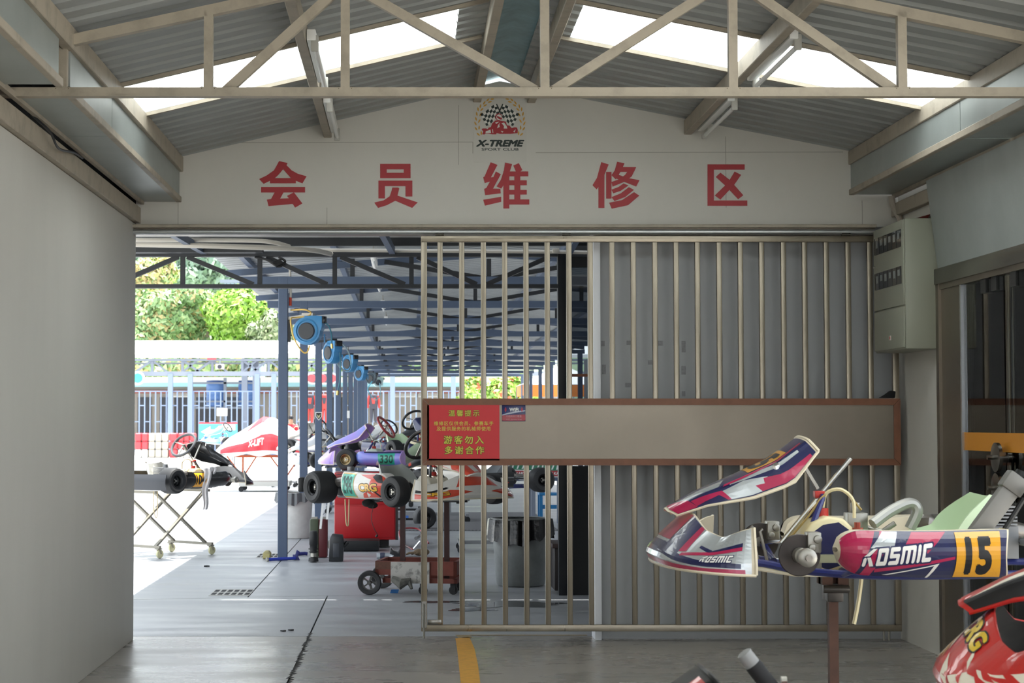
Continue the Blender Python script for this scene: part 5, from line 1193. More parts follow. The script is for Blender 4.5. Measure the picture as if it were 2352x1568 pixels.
k2 = kart('race_kart', 'glossy red race kart with ivory swirls and yellow letters at the right edge', (root2.x, root2.y, z2), h2, dict(body=RED, nose_art=crgn, panel_art=crgp, pod_art=layer(None, [('pod_graphic', full(.03), RED), ('ivory_streaks', swoosh(8, .1, .8, .1, .6, 3, .06), IVORY), ('tan_streaks', swoosh(8, .1, .8, .1, .6, 8, .04), TAN)]), tyres='all', pedge=RED, bracket=BLACK, inner=BLKA))
stand_post('dark post stand under the glossy red kart at the right edge', root2.x+hd.x*.55, root2.y+hd.y*.55, z2+.035, M('stand_dark', '2c2b2b', .5))
# low kart below the frame: only its front panel shows
t3 = at(1612, 1531, 4.05); z3 = t3.z-.565
k3 = kart('race_kart', 'red and black kart whose front panel tip rises into the bottom edge', (t3.x+.955, 4.05, z3), PI, dict(body=BLKA, pod_art=[('pod_graphic', full(.03), RED)], nose_art=[('nose_graphic', full(.03), RED)], pedge=M('edge_black', '1b1b1d', .3),
   panel_art=layer(None, [('panel_graphic', full(.03), BLKA), ('red_field', P([(.02, .04), (.97, .10), (.97, .40), (.02, .5)]), RED), ('silver_streak', P([(.3, .04), (.92, .08), (.94, .18), (.8, .2), (.3, .12)]), SILV), ('orange_field', P([(.76, .2), (.93, .2), (.93, .36), (.76, .36)]), TAN), ('black_streak', P([(.2, .26), (.7, .2), (.66, .3)]), BLKA)]), wheel=False, tyres='all'))
stand_post('low dark stand under the red and black kart at the bottom edge', t3.x+.45, 4.05, z3+.035, M('stand_dark', '2c2b2b', .5), post_w=.05)
# lever of a lifting jack leaning up beside it
jb = at(1765, 1572, 4.9); jt = at(1707, 1497, 4.9); d = (jt-jb).normalized(); foot = jb-d*(jb.z-.16)/d.z
jk = thing('lifting_lever', 'jack lever with a grey tip and black foam grip at the bottom edge', 'lever', (foot.x, 4.9, 0))
MB().tube([foot, jb-d*.01], .016, 10).ob('shaft', M('lever_red', 'a3272a', .4), jk); MB().tube([jb-d*.02, jb+(jt-jb)*.62], .023, 14).ob('grip', M('foam_black', '232427', .7), jk); MB().tube([jb+(jt-jb)*.6, jt-d*.004, jt], [.021, .021, .015], 14).ob('tip', M('tip_grey', '9a9b9c', .4), jk)
MB().box(foot.x-.14, foot.x+.14, 4.75, 5.05, .02, .10).cyl((foot.x-.05, 4.9, .12), (foot.x+.05, 4.9, .12), .06, n=14).ob('base', M('lever_red', 'a3272a', .4), jk, bevel=.01)
MB().cyl(jb+Vector((.03, -.01, .012)), jb+Vector((.045, -.01, .012)), .012, n=10).ob('bolt', ALU, jk)
# ---------------------------------------------------------------- karts and things out in the pit
CRGR = gloss('crg_red', 'd2452a'); CRGW = gloss('crg_white', 'dcd9d2'); GRNP = gloss('plate_green', '28a58b'); ORGY = gloss('crg_yellow', 'dca726'); PURP = M('pod_purple', '9a7fd6', .3, col2='6f8fe0', vs=3, coat=.6); PURPL = M('nose_pink', 'd9a6d8', .3, col2='a98fe0', vs=4, coat=.6)
GREYP = gloss('body_grey_white', 'd5d7da'); ORNG = gloss('body_orange', 'e5692c'); BLUEB = gloss('body_blue', '6fa3dc'); GREENB = gloss('body_green', '2b8a62'); BLKB = gloss('body_black', '1b1c1f'); WHB = gloss('body_white', 'e4e4e2')
box4 = (.64, 0, .97, 0)
def crg_pod(num):
    W_ = lambda t, b, k, m, n: (n, fit2d(text2d(t, k), b), m)
    base = [('pod_graphic', full(.02), CRGW), ('red_swoosh', P([(.02, .05), (.16, .03), (.30, .45), (.26, .75), (.55, .93), (.25, .95), (.02, .9)], [(.12, .03), (.40, .06), (.30, .16), (.42, .36), (.26, .26)], [(.40, .05), (.52, .05), (.46, .22), (.36, .3)]), CRGR), ('black_swoosh', P([(.03, .6), (.12, .62), (.24, .85), (.20, .95), (.08, .9)], [(.10, .03), (.14, .03), (.25, .4), (.22, .45)]), BLKA)]
    tx = mir([('lettering_outline', fit2d(text2d('CRG', .09), (.13, .26, .54, .62)), BLKA), ('lettering', fit2d(text2d('CRG', .05), (.14, .29, .53, .59)), ORGY)], (.13, 0, .54, 0))
    pl_ = [('plate_edge', P([(.655, .05), (.975, .05), (.965, .95), (.65, .95)]), ORGY), ('number_plate', P([(.665, .09), (.97, .09), (.96, .91), (.66, .91)]), GRNP)] + mir([('number', fit2d(text2d(num, .03, .15), (.70, .18, .94, .84)), M('ink_green', '15443c', .4))], (.70, 0, .94, 0))
    return layer(None, base+tx+pl_)
crg_nose2 = layer(None, [('nose_graphic', full(.02), CRGW), ('red_swoosh', P([(.02, .05), (.25, .05), (.45, .3), (.30, .5), (.12, .3), (.02, .3)], [(.98, .05), (.75, .05), (.55, .3), (.70, .5), (.88, .3), (.98, .3)], [(.35, .55), (.65, .55), (.6, .9), (.4, .9)]), CRGR), ('black_swoosh', P([(.02, .35), (.15, .4), (.30, .6), (.28, .68), (.12, .5), (.02, .5)], [(.98, .35), (.85, .4), (.70, .6), (.72, .68), (.88, .5), (.98, .5)]), BLKA)]
   + mir([('lettering_outline', fit2d(text2d('CRG', .09), (.08, .2, .26, .45)), BLKA), ('lettering', fit2d(text2d('CRG', .05), (.085, .22, .255, .43)), ORGY)], (.08, 0, .26, 0)) + mir([('lettering_outline', fit2d(text2d('CRG', .09), (.70, .2, .92, .45)), BLKA), ('lettering', fit2d(text2d('CRG', .05), (.705, .22, .915, .43)), ORGY)], (.70, 0, .92, 0)))
crg_panel2 = layer(None, [('panel_graphic', full(.03), CRGR), ('white_streak', P([(.3, .03), (.97, .1), (.97, .3), (.4, .2)], [(.3, .97), (.97, .9), (.97, .7), (.4, .8)], [(.05, .4), (.4, .45), (.4, .55), (.05, .6)]), CRGW), ('black_streak', P([(.2, .25), (.9, .36), (.9, .42), (.2, .3)], [(.2, .75), (.9, .64), (.9, .58), (.2, .7)]), BLKA)])
def kroot(px, py, Y, h, u, w, zl):        # root so that kart point (u, w, zl) shows at the pixel at depth Y
    p = at(px, py, Y); hd = Vector((h[0], h[1], 0)).normalized(); lf = Vector((-hd.y, hd.x, 0)); q = p-hd*u-lf*w
    return (q.x, q.y, p.z-zl), math.atan2(hd.y, hd.x)
L4, a4 = kroot(737, 1118, 16.4, (.6, -.8), 0, -.575, .143)
k4 = kart('race_kart', 'white and red race kart with green number plate 298 on a wheeled trolley', L4, a4, dict(body=CRGW, pod_art_r=crg_pod('298'), nose_art=crg_nose2, panel_art=crg_panel2, tyres='all', pod_h=1.3, seat=M('seat_ash', '8a8d88', .4), frame=BLKB, tank=M('tank_pale', 'cfc9b8', .4), grip=BLACK, plastic_bumper=None, steer=.1))
tag(MB().box(L4[0]-.69, L4[0]-.63, L4[1]+.15, L4[1]+.36, L4[2]+.08, L4[2]+.21).ob('bumper_block', BLACK, bevel=.015), 'black plastic bumper block behind the left tyre of the kart 298', 'bumper')
# trolley under it
T0 = fl(958, 1330); tx, ty = .12, 16.62; top4 = L4[2]+.033
RB = M('trolley_red_brown', '7c3a2c', .6, var=.3, vs=10); FL = M('flaking_white', 'b9b6b0', .7, var=.55, vs=14, thr=(.38, .5))
c4, s4 = math.cos(-.16), math.sin(-.16)
tl = thing('kart_trolley', 'red-brown kart trolley with flaking white side board and one large spoked wheel', 'trolley', (tx, ty, 0), -.16)
def tlo(mb, n, m, par=None, **k): return mb.ob(n, m, par or tl, world=False, **k)
tlo(MB().box(-.36, .36, -.27, -.24, .17, .29).box(-.36, .36, .24, .27, .17, .29).box(-.36, -.33, -.27, .27, .17, .29).box(.33, .36, -.27, .27, .17, .29), 'upper_frame', RB)
tlo(MB().box(-.30, .36, -.25, -.22, .10, .14).box(-.30, .36, .22, .25, .10, .14).box(.33, .36, -.25, .25, .10, .14).box(-.30, -.27, -.25, .25, .10, .14), 'lower_frame', RB)
tlo(MB().box(-.22, .12, -.287, -.272, .10, .285), 'side_board', FL); tlo(MB().box(-.36, -.2, -.276, -.271, .22, .285), 'rust_plate', M('rust_plate', '6b4536', .7, var=.4, vs=20)); tlo(MB().box(.18, .35, .235, .25, .12, .17), 'rear_board', FL)
for x in (-.16, .235):
    tlo(MB().box(x-.022, x+.022, -.02, .02, .12, top4-.02), 'post', M('post_dark_red', '3c1f1b', .55))
tlo(MB().box(-.42, .42, -.03, .03, top4-.03, top4-.003).box(-.40, -.36, -.3, .3, top4-.03, top4-.003).box(.36, .40, -.3, .3, top4-.03, top4-.003), 'top_frame', BLACK)
for y in (-.33, .33):
    wh = tlo(MB().lathe((-.40, y, .107), (0, 1, 0), [(.065, -.02), (.08, -.026), (.1, -.026), (.106, -.012), (.106, .012), (.1, .026), (.08, .026), (.065, .02)], 28), 'wheel', RUB)
    sp = MB().lathe((-.40, y, .107), (0, 1, 0), [(.066, -.02), (.06, -.018), (.06, .018), (.066, .02)], 24).cyl((-.40, y-.03, .107), (-.40, y+.03, .107), .018, n=10)
    for k in range(5): a = 2*PI*k/5; sp.beam((-.40, y, .107), (-.40+.062*math.cos(a), y, .107+.062*math.sin(a)), .02, .012)
    tlo(sp, 'spokes', M('wheel_grey', '54534f', .5, var=.3, vs=20), wh)
for (x, y) in ((.06, -.25), (.32, -.20), (.32, .2)):
    tlo(MB().box(x-.025, x+.025, y-.02, y+.02, .06, .10).box(x-.02, x+.02, y-.026, y-.02, .03, .08).lathe((x, y-.014, .04), (0, 1, 0), [(0, 0), (.036, 0), (.04, .006), (.04, .022), (.036, .028), (0, .028)], 14), 'caster', RUB)
tag(MB().tube([(-.12, 16.35, .14), (-.05, 16.28, .10), (.02, 16.3, .125), (.04, 16.27, .06)], [.03, .05, .035, .012], 7).ob('rag', M('rag_grey', '6f6e68', .9, var=.4, vs=30), smooth=0), 'crumpled grey rag caught on the side board of the red-brown trolley', 'rag')
# beaded chain and cable under the kart
tag(MB().tube(spline([at(793, 1146, 16.15), at(794, 1180, 16.15), at(796, 1203, 16.15), at(799, 1207, 16.15), at(801, 1196, 16.15), at(802, 1146, 16.15)], 5), .006, 6).ob('beaded_chain', M('chain_brass', 'b3a27e', .4, metal=.6)), 'thin beaded chain looping down below the kart 298', 'chain')
tag(MB().tube(spline([at(858, 1160, 16.2), at(853, 1190, 16.2), at(860, 1215, 16.2), at(868, 1228, 16.2)], 5), .003, 5).cyl(at(866, 1228, 16.2), at(864, 1233, 16.2), .012, n=6).ob('sensor_cable', BLACK), 'thin black sensor cable dangling in front of the red cabinet', 'cable')
mb = MB().sphere(at(845, 1155, 16.25), (.055, .04, .035), 10, 6).sphere(at(855, 1160, 16.25), (.05, .04, .03), 10, 6); tag(mb.ob('cloth_wrap', M('wrap_black', '202020', .9)), 'black cloth bundle tied under the middle of kart 298', 'cloth')
# red cabinet with kart 330 on top
a_, b_ = at(768, 1257, 22.4), at(912, 1068, 22.4)
rc = thing('tool_cabinet', 'plain red tool cabinet with kart 330 standing on top of it', 'cabinet', ((a_.x+b_.x)/2, 22.65, 0))
CR = M('cabinet_red', 'c21f26', .4, var=.06, vs=2)
MB().box(a_.x, b_.x, 22.4, 22.95, .10, .905).ob('body', CR, rc, bevel=.01)
MB().box(b_.x-.02, b_.x+.012, 22.385, 22.4, .10, .90).ob('side_strip', M('strip_dark', '2b2424', .5), rc); MB().box(a_.x+.08, b_.x-.1, 22.45, 22.9, .02, .10).ob('plinth', BLACK, rc)
for x in (a_.x+.2, b_.x-.06): MB().box(x-.05, x+.03, 22.45, 22.9, .906, .953).ob('support_block', BLACK, rc)
for k in (0, 1): MB().box(a_.x+.005, b_.x-.03, 22.393, 22.4, .13+.39*k, .50+.39*k).ob('front_panel', CR, rc, bevel=.004)
pur_pod = layer(None, [('pod_graphic', full(.02), PURP), ('dark_top', P([(.2, .88), (.98, .85), (.98, .98), (.2, .98)]), NVY), ('number_plate', P([(.52, .08), (.84, .10), (.86, .86), (.50, .84)]), GRNP), ('number', fit2d(text2d('330', .03, .1), (.54, .2, .82, .75)), M('ink_green', '15443c', .4)), ('grey_tip', P([(.44, .06), (.52, .06), (.50, .4)]), GREYP)])
L6, a6 = kroot(795, 1048, 22.72, (-.95, .3), 1.04, .56, .131)
k6 = kart('race_kart', 'purple and pink race kart with green number plate 330 on the red cabinet', (L6[0], L6[1], .955-.034), a6, dict(body=PURPL, pod_art=pur_pod, nose_art=[('nose_graphic', full(.03), PURPL)], panel_art=[('panel_graphic', full(.03), PURP)], tyres='front_left', rim=RIM, seat=M('seat_pale_green', 'bcd2ae', .35), grip=M('grip_red_black', '8c2a2c', .5), tank=M('tank_mint', 'c3d4c2', .35)))
# kart 104 on a scissor stand in the sun
blk_pod = layer(None, [('pod_graphic', full(.02), BLKB), ('number_plate', P([(.70, .06), (.985, .06), (.985, .92), (.70, .92)]), GLD)] + mir([('number', fit2d(text2d('104', .045), (.715, .2, .97, .82)), BLKA)], (.715, 0, .97, 0)))
L5, a5 = kroot(395, 1104, 20.5, (.64, .77), 0, -.575, .143)
k5 = kart('race_kart', 'black race kart with gold number plate 104 standing in the sun by the left wall', L5, a5, dict(body=BLKB, pod_art_r=blk_pod, tyres='right', frame=BLKB, seat=M('seat_silver', 'c9c6bb', .25, metal=.6), pedge=BLKB, plastic_bumper=M('bumper_charcoal', '3b3d42', .5), bumper=False, tank=M('tank_tan', 'b9a47c', .4), grip=M('grip_grey', '4a4c50', .5)))
hd5 = Vector((math.cos(a5), math.sin(a5), 0)); sc = thing('scissor_stand', 'folding scissor kart stand on four cream casters under kart 104', 'stand', (L5[0]+hd5.x*.45, L5[1]+hd5.y*.45, 0), a5)
GST = M('stand_grey', '8e8a7e', .45, metal=.3); CRW = M('caster_cream', 'd6d2a8', .5); zt5 = L5[2]+.03
def so(mb, n, m, **k): return mb.ob(n, m, sc, world=False, **k)
for y in (-.26, .26):
    so(MB().beam((-.40, y, .13), (.36, y+.02, zt5-.03), .022, .045, up=(0, 1, 0)), 'scissor_leg', GST); so(MB().beam((.40, y+.03, .13), (-.36, y+.05, zt5-.03), .022, .045, up=(0, 1, 0)), 'scissor_leg', GST)
    so(MB().cyl((0, y-.015, (zt5+.10)/2), (0, y+.06, (zt5+.10)/2), .012, n=8), 'pivot', ALU)
for x in (-.40, .40): so(MB().box(x-.015, x+.015, -.34, .38, .11, .14), 'base_bar', GST); so(MB().box(x-.04, x+.0, -.30, .34, zt5-.035, zt5-.005), 'top_bar', GST)
for x in (-.40, .40):
    for y in (-.31, .35):
        so(MB().box(x-.03, x+.03, y-.03, y+.03, .10, .112).beam((x, y-.02, .105), (x+.02, y-.02, .05), .03, .006).beam((x, y+.02, .105), (x+.02, y+.02, .05), .03, .006), 'caster_fork', GST)
        so(MB().lathe((x+.02, y-.015, .05), (0, 1, 0), [(0, 0), (.015, 0), (.045, .002), (.05, .01), (.05, .02), (.045, .028), (.015, .03), (0, .03)], 18), 'caster_wheel', CRW)
tag(MB().tube(spline([at(353, 1128, 20.4), at(353, 1165, 20.4), at(356, 1184, 20.4), at(360, 1187, 20.4), at(362, 1165, 20.4), at(361, 1128, 20.4)], 5), .005, 6).ob('tie_cord', M('chain_brass', 'b3a27e', .4, metal=.6)), 'thin cord loop hanging below the rear of kart 104', 'cord')
def cloth(name, p0, p1, w, Y, m, label):
    a, b = at(*p0, Y), at(*p1, Y); W_ = w*Y/FPX
    def S(u, v): c = a.lerp(b, v); f = 1-.35*v; return Vector((c.x+W_*f*(u-.5)+.012*math.sin(v*9), c.y-.02*math.sin(u*9+v*3), c.z))
    return tag(MB().shell(S, 10, 14, .004).ob(name, m), label, 'cloth')
TOWEL = M('towel_white', 'd9d6d6', .9, var=.15, vs=14)
cloth('towel', (476, 1075), (470, 1170), 16, 20.86, TOWEL, 'long white towel hanging over the number plate of kart 104'); cloth('towel', (488, 1072), (493, 1102), 14, 21.0, TOWEL, 'short white towel draped on the pod of kart 104, right of the long one')
# covered kart on a stand
CRD = M('cover_red', 'd8404a', .7); CWH = M('cover_white', 'efeeee', .7)
cv = thing('covered_kart', 'kart under a red and white fabric cover in the sunny yard', 'kart cover', (at(600, 0, 41).x, 41, 0))
x0, x1 = at(505, 0, 41).x, at(712, 0, 41).x; zb = at(0, 1044, 41).z
def cz_(u): return interp([0, .12, .35, .5, .62, .8, 1], [.12, .35, .62, .82, .80, .60, .25], u)
def cov(u, v):
    th = v*PI; w = .62*(1-.35*(abs(2*u-1)**3)); z = zb+cz_(u)*max(0, math.sin(th))**.75; y = 41-w*math.copysign(abs(math.cos(th))**.8, math.cos(th))
    f = .02*math.sin(u*40)*(1-math.sin(th)); return Vector((x0+(x1-x0)*u, y+f, z+(0 if 0 < v < 1 else .03*math.sin(u*23))))
mb = MB().shell(cov, 40, 24, -.01); mb.ob('cover', CWH, cv)
cvr = lambda n, VF, m: decal(n, VF, cov, m, cv, cuts=(40, 24), off=.012, world=True, flip=False)
RD_ = P([(.05, .02), (.98, .02), (.98, .13), (.6, .16), (.3, .11), (.05, .13)], [(.32, .27), (.52, .3), (.60, .52), (.48, .5), (.40, .36)], [(.80, .15), (.98, .13), (.98, .2), (.9, .26)])
for fl_ in (False, True): decal('red_panel', RD_, cov, CRD, cv, cuts=(40, 24), off=.012, world=True, flip=fl_)
for fl_ in (False, True): decal('lettering', fit2d(text2d('X-LIFT', .05, .1), (.36, .055, .53, .115)), cov, WHT, cv, cuts=(40, 24), off=.016, world=True, flip=fl_)
OST = M('stand_orange', 'b5562c', .5)
MB().box(x0+.4, x1-.3, 40.6, 40.65, zb-.05, zb-.01).box(x0+.4, x1-.3, 41.35, 41.4, zb-.05, zb-.01).ob('stand_rail', OST, cv)
for x in (x0+.55, x1-.5): MB().box(x-.02, x+.02, 40.98, 41.02, .12, zb-.02).ob('stand_leg', OST, cv); MB().beam((x, 41, .3), (x-.35, 41, zb-.03), .03, .03).beam((x, 41, .3), (x+.3, 41, zb-.03), .03, .03).ob('stand_brace', OST, cv)
MB().box(x0+.5, x1-.4, 40.5, 41.5, .12, .22).ob('stand_tray', M('tray_grey', 'bdbcb6', .6), cv)
for x in (x0+.55, x1-.5):
    for y in (40.55, 41.45): MB().lathe((x, y, .06), (0, 1, 0), [(0, 0), (.05, 0), (.06, .01), (.06, .03), (.05, .04), (0, .04)], 12).ob('caster', RUB, cv)
# further karts behind, each on its own stand
def bgkart(px, py, Y, h, u, w, zl, label, cfg, rail=M('rail_grey', '8a8c8e', .5)):
    L_, a_ = kroot(px, py, Y, h, u, w, zl); k = kart('race_kart', label, L_, a_, cfg); hd = Vector((math.cos(a_), math.sin(a_), 0)); c = Vector(L_)+hd*.5
    stand_post(label.split(' kart')[0].replace('race', '').strip()+' kart\'s grey wheeled stand', c.x, c.y, L_[2]+.035, rail, base=.28)
    return k
def plain(c1, c2, **k):
    art = lambda seed, n: layer(None, [('stripe', swoosh(5, .05, .8, .1, .7, seed, .09), c2)])
    return dict(dict(body=c1, pod_art=art(3, 5), pod_art_r=art(3, 5), nose_art=art(6, 5), panel_art=art(9, 4)), **k)
bgkart(690, 1062, 30.5, (-.9, -.2), 1.3, .45, .1, 'grey and orange race kart between the first two pit posts', plain(GREYP, ORNG, grip=BLACK))
bgkart(735, 1010, 34.5, (-.8, .5), .6, .2, .25, 'white and orange race kart, half hidden behind the purple kart nose', plain(WHB, ORNG, wheel=True))
bgkart(868, 1030, 25.0, (.55, -.8), .6, -.5, .14, 'magenta and navy race kart behind the purple kart', plain(NVY, MAG, wheel=True, seat=M('seat_pale_green', 'bcd2ae', .35), pedge=GREYP))
bgkart(925, 1022, 33.2, (-.6, -.75), .7, .3, .2, 'white and blue race kart behind the red notice', plain(WHB, BLUEB, wheel=True))
bgkart(948, 1035, 28.4, (-.75, .65), .9, .4, .25, 'black and green race kart at the left edge of the gate', plain(BLKB, GREENB, seat=M('seat_pale_green', 'bcd2ae', .35), pedge=GREYP))
bgkart(515, 1012, 52.0, (-.7, -.5), 1.0, .3, .15, 'pale blue and orange race kart left of the covered kart', plain(BLUEB, ORNG, tyres='all'))
bgkart(690, 985, 44.0, (.8, .4), .9, 0, .3, 'white and grey race kart behind the covered kart', plain(WHB, GREYP, wheel=False))
bgkart(1110, 1110, 21.5, (-.9, -.3), .6, .3, .1, 'dark red and black race kart seen through the lower gate bars', plain(BLKB, CRGR, tyres='all', wheel=True))
# tarp-covered kart
tp_ = thing('tarp_kart', 'dark kart shrouded in a black tarpaulin at the gate edge', 'kart cover', (at(955, 0, 38).x, 38, 0))
tx0, tx1 = at(918, 0, 38).x, at(1040, 0, 38).x
MB().shell(lambda u, v: Vector((tx0+(tx1-tx0)*u, 38-.5*math.cos(PI*v), at(0, 1000, 38).z+interp([0, .2, .42, .5, .6, 1], [.02, .16, .36, .46, .40, .15], u)*math.sin(PI*v)**.6)), 24, 14, -.008).ob('tarpaulin', M('tarp_black', '2a2c31', .7), tp_)
for x in (tx0+.2, tx1-.2): MB().box(x-.03, x+.03, 37.97, 38.03, 0, at(0, 1000, 38).z+.05).ob('stand_leg', RB, tp_)
MB().box(tx0+.1, tx1-.1, 37.6, 38.4, at(0, 1003, 38).z-.05, at(0, 1001, 38).z).ob('stand_top', RB, tp_)
# table with the green striped tray
tb = thing('pit_table', 'blue-grey table carrying a green and white striped tray behind the gate', 'table', (at(1210, 0, 27).x, 27, 0))
tx0, tx1 = at(1140, 0, 27).x, at(1296, 0, 27).x; zt_ = at(0, 1095, 27).z
MB().box(tx0, tx1, 26.7, 27.7, zt_-.05, zt_).ob('table_top', GREYSTEEL, tb)
for x in (tx0+.5, tx1-.05): 
    for y in (26.75, 27.65): MB().box(x-.03, x+.03, y-.03, y+.03, .017, zt_-.05).ob('leg', FARGREY, tb)
ty_ = thing('striped_tray', 'white tray with green striped sloping top and red lettered labels', 'tray', ((tx0+tx1)/2, 27.1, zt_))
zs = at(0, 1068, 27).z
MB().prism([(tx0+.02, 26.75, zt_+.002), (tx1, 26.75, zt_+.002), (tx1, 26.75, zt_+.09), (tx0-.02, 26.75, zt_+.12)], (0, .8, 0)).ob('tray_body', WHITE, ty_)
St = flat((tx0-.02, 26.75, zt_+.125), (tx1-tx0, 0, -.02), (.1, .8, zs-zt_+.1))
MB().shell(lambda u, v: St(u, v), 6, 6, .01).ob('sloping_top', M('tray_green', '1f7a58', .4), ty_)
for k in range(14): decal('white_stripe', P([(k/14, 0), (k/14+.02, 0), (k/14+.05+.03*(k % 3), 1), (k/14+.02+.03*(k % 3), 1)]), St, WHITE, ty_, off=.003, world=True)
for (u0, u1) in ((.05, .42), (.60, .97)):
    Sl = flat((tx0+(tx1-tx0)*u0, 26.745, zt_+.02), ((tx1-tx0)*(u1-u0), 0, 0), (0, 0, .075)); decal('label', P([(0, 0), (1, 0), (1, 1), (0, 1)]), Sl, M('label_red', 'a5343a', .5), ty_, off=.001, world=True)
    decal('lettering', fit2d(text2d('TONY KART', .03), (.06, .22, .94, .78)), Sl, WHITE, ty_, off=.002, world=True)
stl = thing('blue_stool', 'blue plastic stool under the table behind the gate', 'stool', (at(1262, 0, 28.2).x, 28.4, 0)); BLS = M('stool_blue', '2e7fb8', .4)
sx = stl.location.x; MB().box(sx-.18, sx+.18, 28.2, 28.6, .40, .44).ob('seat', BLS, stl, bevel=.01)
for x in (-.15, .15):
    for y in (28.23, 28.57): MB().box(sx+x-.025, sx+x+.025, y-.025, y+.025, 0, .40).ob('leg', BLS, stl)
MB().box(sx-.15, sx+.15, 28.22, 28.25, .2, .26).ob('stretcher', BLS, stl)
# perforated mat and loose wheel
mt = thing('rubber_mat', 'grey perforated rubber mat on the pit floor behind the gate', 'mat', (.95, 28.6, 0)); MATM = M('mat_grey', '77777a', .7, var=.35, vs=40, thr=(.45, .52))
MB().box(-.15, 2.1, 26.0, 31.2, .001, .012).ob('mat_base', MATM, mt)
mb = MB()
for i in range(44): mb.box(-.15+i*.0512, -.15+i*.0512+.022, 25.97, 26.0, .001, .014)
for j in range(50): mb.box(-.15, 2.1, 26.05+j*.1, 26.08+j*.1, .012, .016)
mb.ob('mat_ribs', M('mat_rib', '8a8a8c', .7), mt, kind='stuff')
sw_ = thing('spare_wheel', 'black kart wheel standing on the mat behind the gate bars', 'wheel', (fl(975, 1215).x, 26.3, .014)); tyre('rear_tyre', sw_, 0, 0, .155, .2, .07, RIMB, -1); sw_.rotation_euler = (0, 0, .3)
lr = thing('floor_rack', 'low steel rack of two rails on the floor left of the loose wheel', 'rack', (fl(935, 1195).x, 27.3, 0)); xx = lr.location.x
MB().box(xx-.25, xx+.2, 27.25, 27.3, .22, .25).box(xx-.25, xx+.2, 27.25, 27.3, .08, .11).ob('rail', DARK, lr); 
for x in (-.24, .18): MB().box(xx+x-.02, xx+x+.02, 27.24, 27.31, 0, .28).ob('leg', DARK, lr)
tag(MB().box(xx-.1, xx+.02, 27.2, 27.24, .115, .15).ob('blue_cloth', M('cloth_blue', '3d6fc0', .8)), 'small blue cloth lying on the low floor rack', 'cloth')
# bins with bags
BINW = M('bin_plastic', 'dcdcd8', .55, var=.2, vs=5); BINR = M('bin_grey', '8f9392', .6, var=.3, vs=6); BAG = M('bin_bag', '0e0f10', .22, bump=.5, bs=14); BAGC = M('bin_bag_grey', '5c5f62', .25, bump=.5, bs=14)
def bin_(px, pyb, pyt, w, m, bm_, label, name='waste_bin', dr=.22):
    b = fl(px, pyb); r1 = w/2*b.y/FPX; h = (pyb-pyt)*b.y/FPX; r0 = r1*.82; t = thing(name, label, 'bin', (b.x, b.y+r1, 0)); c = Vector((b.x, b.y+r1, 0))
    MB().lathe(c, (0, 0, 1), [(0, .005), (r0*.96, .005), (r0, .02), (r1*.97, h*.93), (r1*1.02, h*.94), (r1*1.02, h*.98), (r1*.95, h*.97), (r0*.9, .05), (0, .04)], 28).ob('bin_body', m, t)
    def S(u, v):
        a = 2*PI*u; drop = h*(dr+.07*math.sin(2*a-.8)+.03*math.sin(11*a)); rr = r1*1.05+.012*math.sin(17*a)+.02*v
        z = h*1.0-drop*v; rad = rr if v > .12 else r1*(.88+1.4*v); zz = z if v > .12 else h*(.97+.03*math.sin(v*20))
        return c+Vector((rad*math.cos(a), rad*math.sin(a), zz))
    MB().shell(S, 48, 8, .003).ob('bag', bm_, t)
    return t
bin_(676, 1238, 1130, 84, BINW, BAGC, 'white bin with a grey bag behind the first pit post')
bin_(1200, 1350, 1190, 138, BINR, BAG, 'grey bin with a shiny black bag behind the gate bars', dr=.33)
cr_ = thing('dark_crate', 'dark brown crate on the floor by the black column', 'crate', (1.47, 16.62, 0)); DC = M('crate_dark', '211a19', .6)
MB().box(1.29, 1.66, 16.42, 16.95, .03, .40).ob('crate_body', DC, cr_, bevel=.01); MB().box(1.27, 1.68, 16.40, 16.97, .40, .44).ob('lid', M('crate_lid', '33201e', .5), cr_, bevel=.006); MB().box(1.33, 1.36, 16.41, 16.5, 0, .03).box(1.58, 1.61, 16.41, 16.9, 0, .03).ob('foot', DC, cr_)
# canisters and loose things round the first post
def lathe_thing(name, label, cat, px, py, Y, parts):
    b = at(px, py, Y); b.z = 0; t = thing(name, label, cat, b)
    for n, m, pr, seg in parts: MB().lathe(b, (0, 0, 1), pr, seg).ob(n, m, t)
    return t
OLIVE = M('can_olive', '4c5640', .45); MARO = M('can_maroon', '5c1c22', .45)
for px, m, lab, nm in ((722, OLIVE, 'tall olive green canister standing near the red cabinet', 'olive'), (742, MARO, 'tall maroon canister standing beside the olive green one', 'red')):
    b = fl(px, 1281); t = thing('tall_canister', lab, 'canister', b); w = .052; MB().box(b.x-w, b.x+w*.9, b.y, b.y+.16, 0.005, .43).ob('can_body', m, t, bevel=.015); MB().box(b.x-w*.7, b.x+w*.6, b.y+.03, b.y+.12, .43, .45).ob('can_rim', ALU, t)
lathe_thing('air_pump', 'black cylindrical pump with ringed lower end in front of the canisters', 'pump', 720, 1287, 20.15, [('pump_body', BLACK, [(0, .34), (.038, .335), (.046, .31), (.046, .19), (.04, .18), (.04, .15)], 18), ('ring', BLACK, [(.04, .15), (.055, .15), (.055, .14), (.036, .138), (.036, .12), (.05, .118), (.05, .108), (.034, .10)], 18), ('collar', ALU, [(.034, .10), (.036, .06), (.03, .06)], 16), ('pump_foot', BLACK, [(.03, .06), (.05, .05), (.055, .01), (.02, .004), (0, .004)], 14)])
b = fl(773, 1290); jg = thing('oil_jug', 'black plastic jug with a ribbed shoulder standing before the red cabinet', 'jug', b)
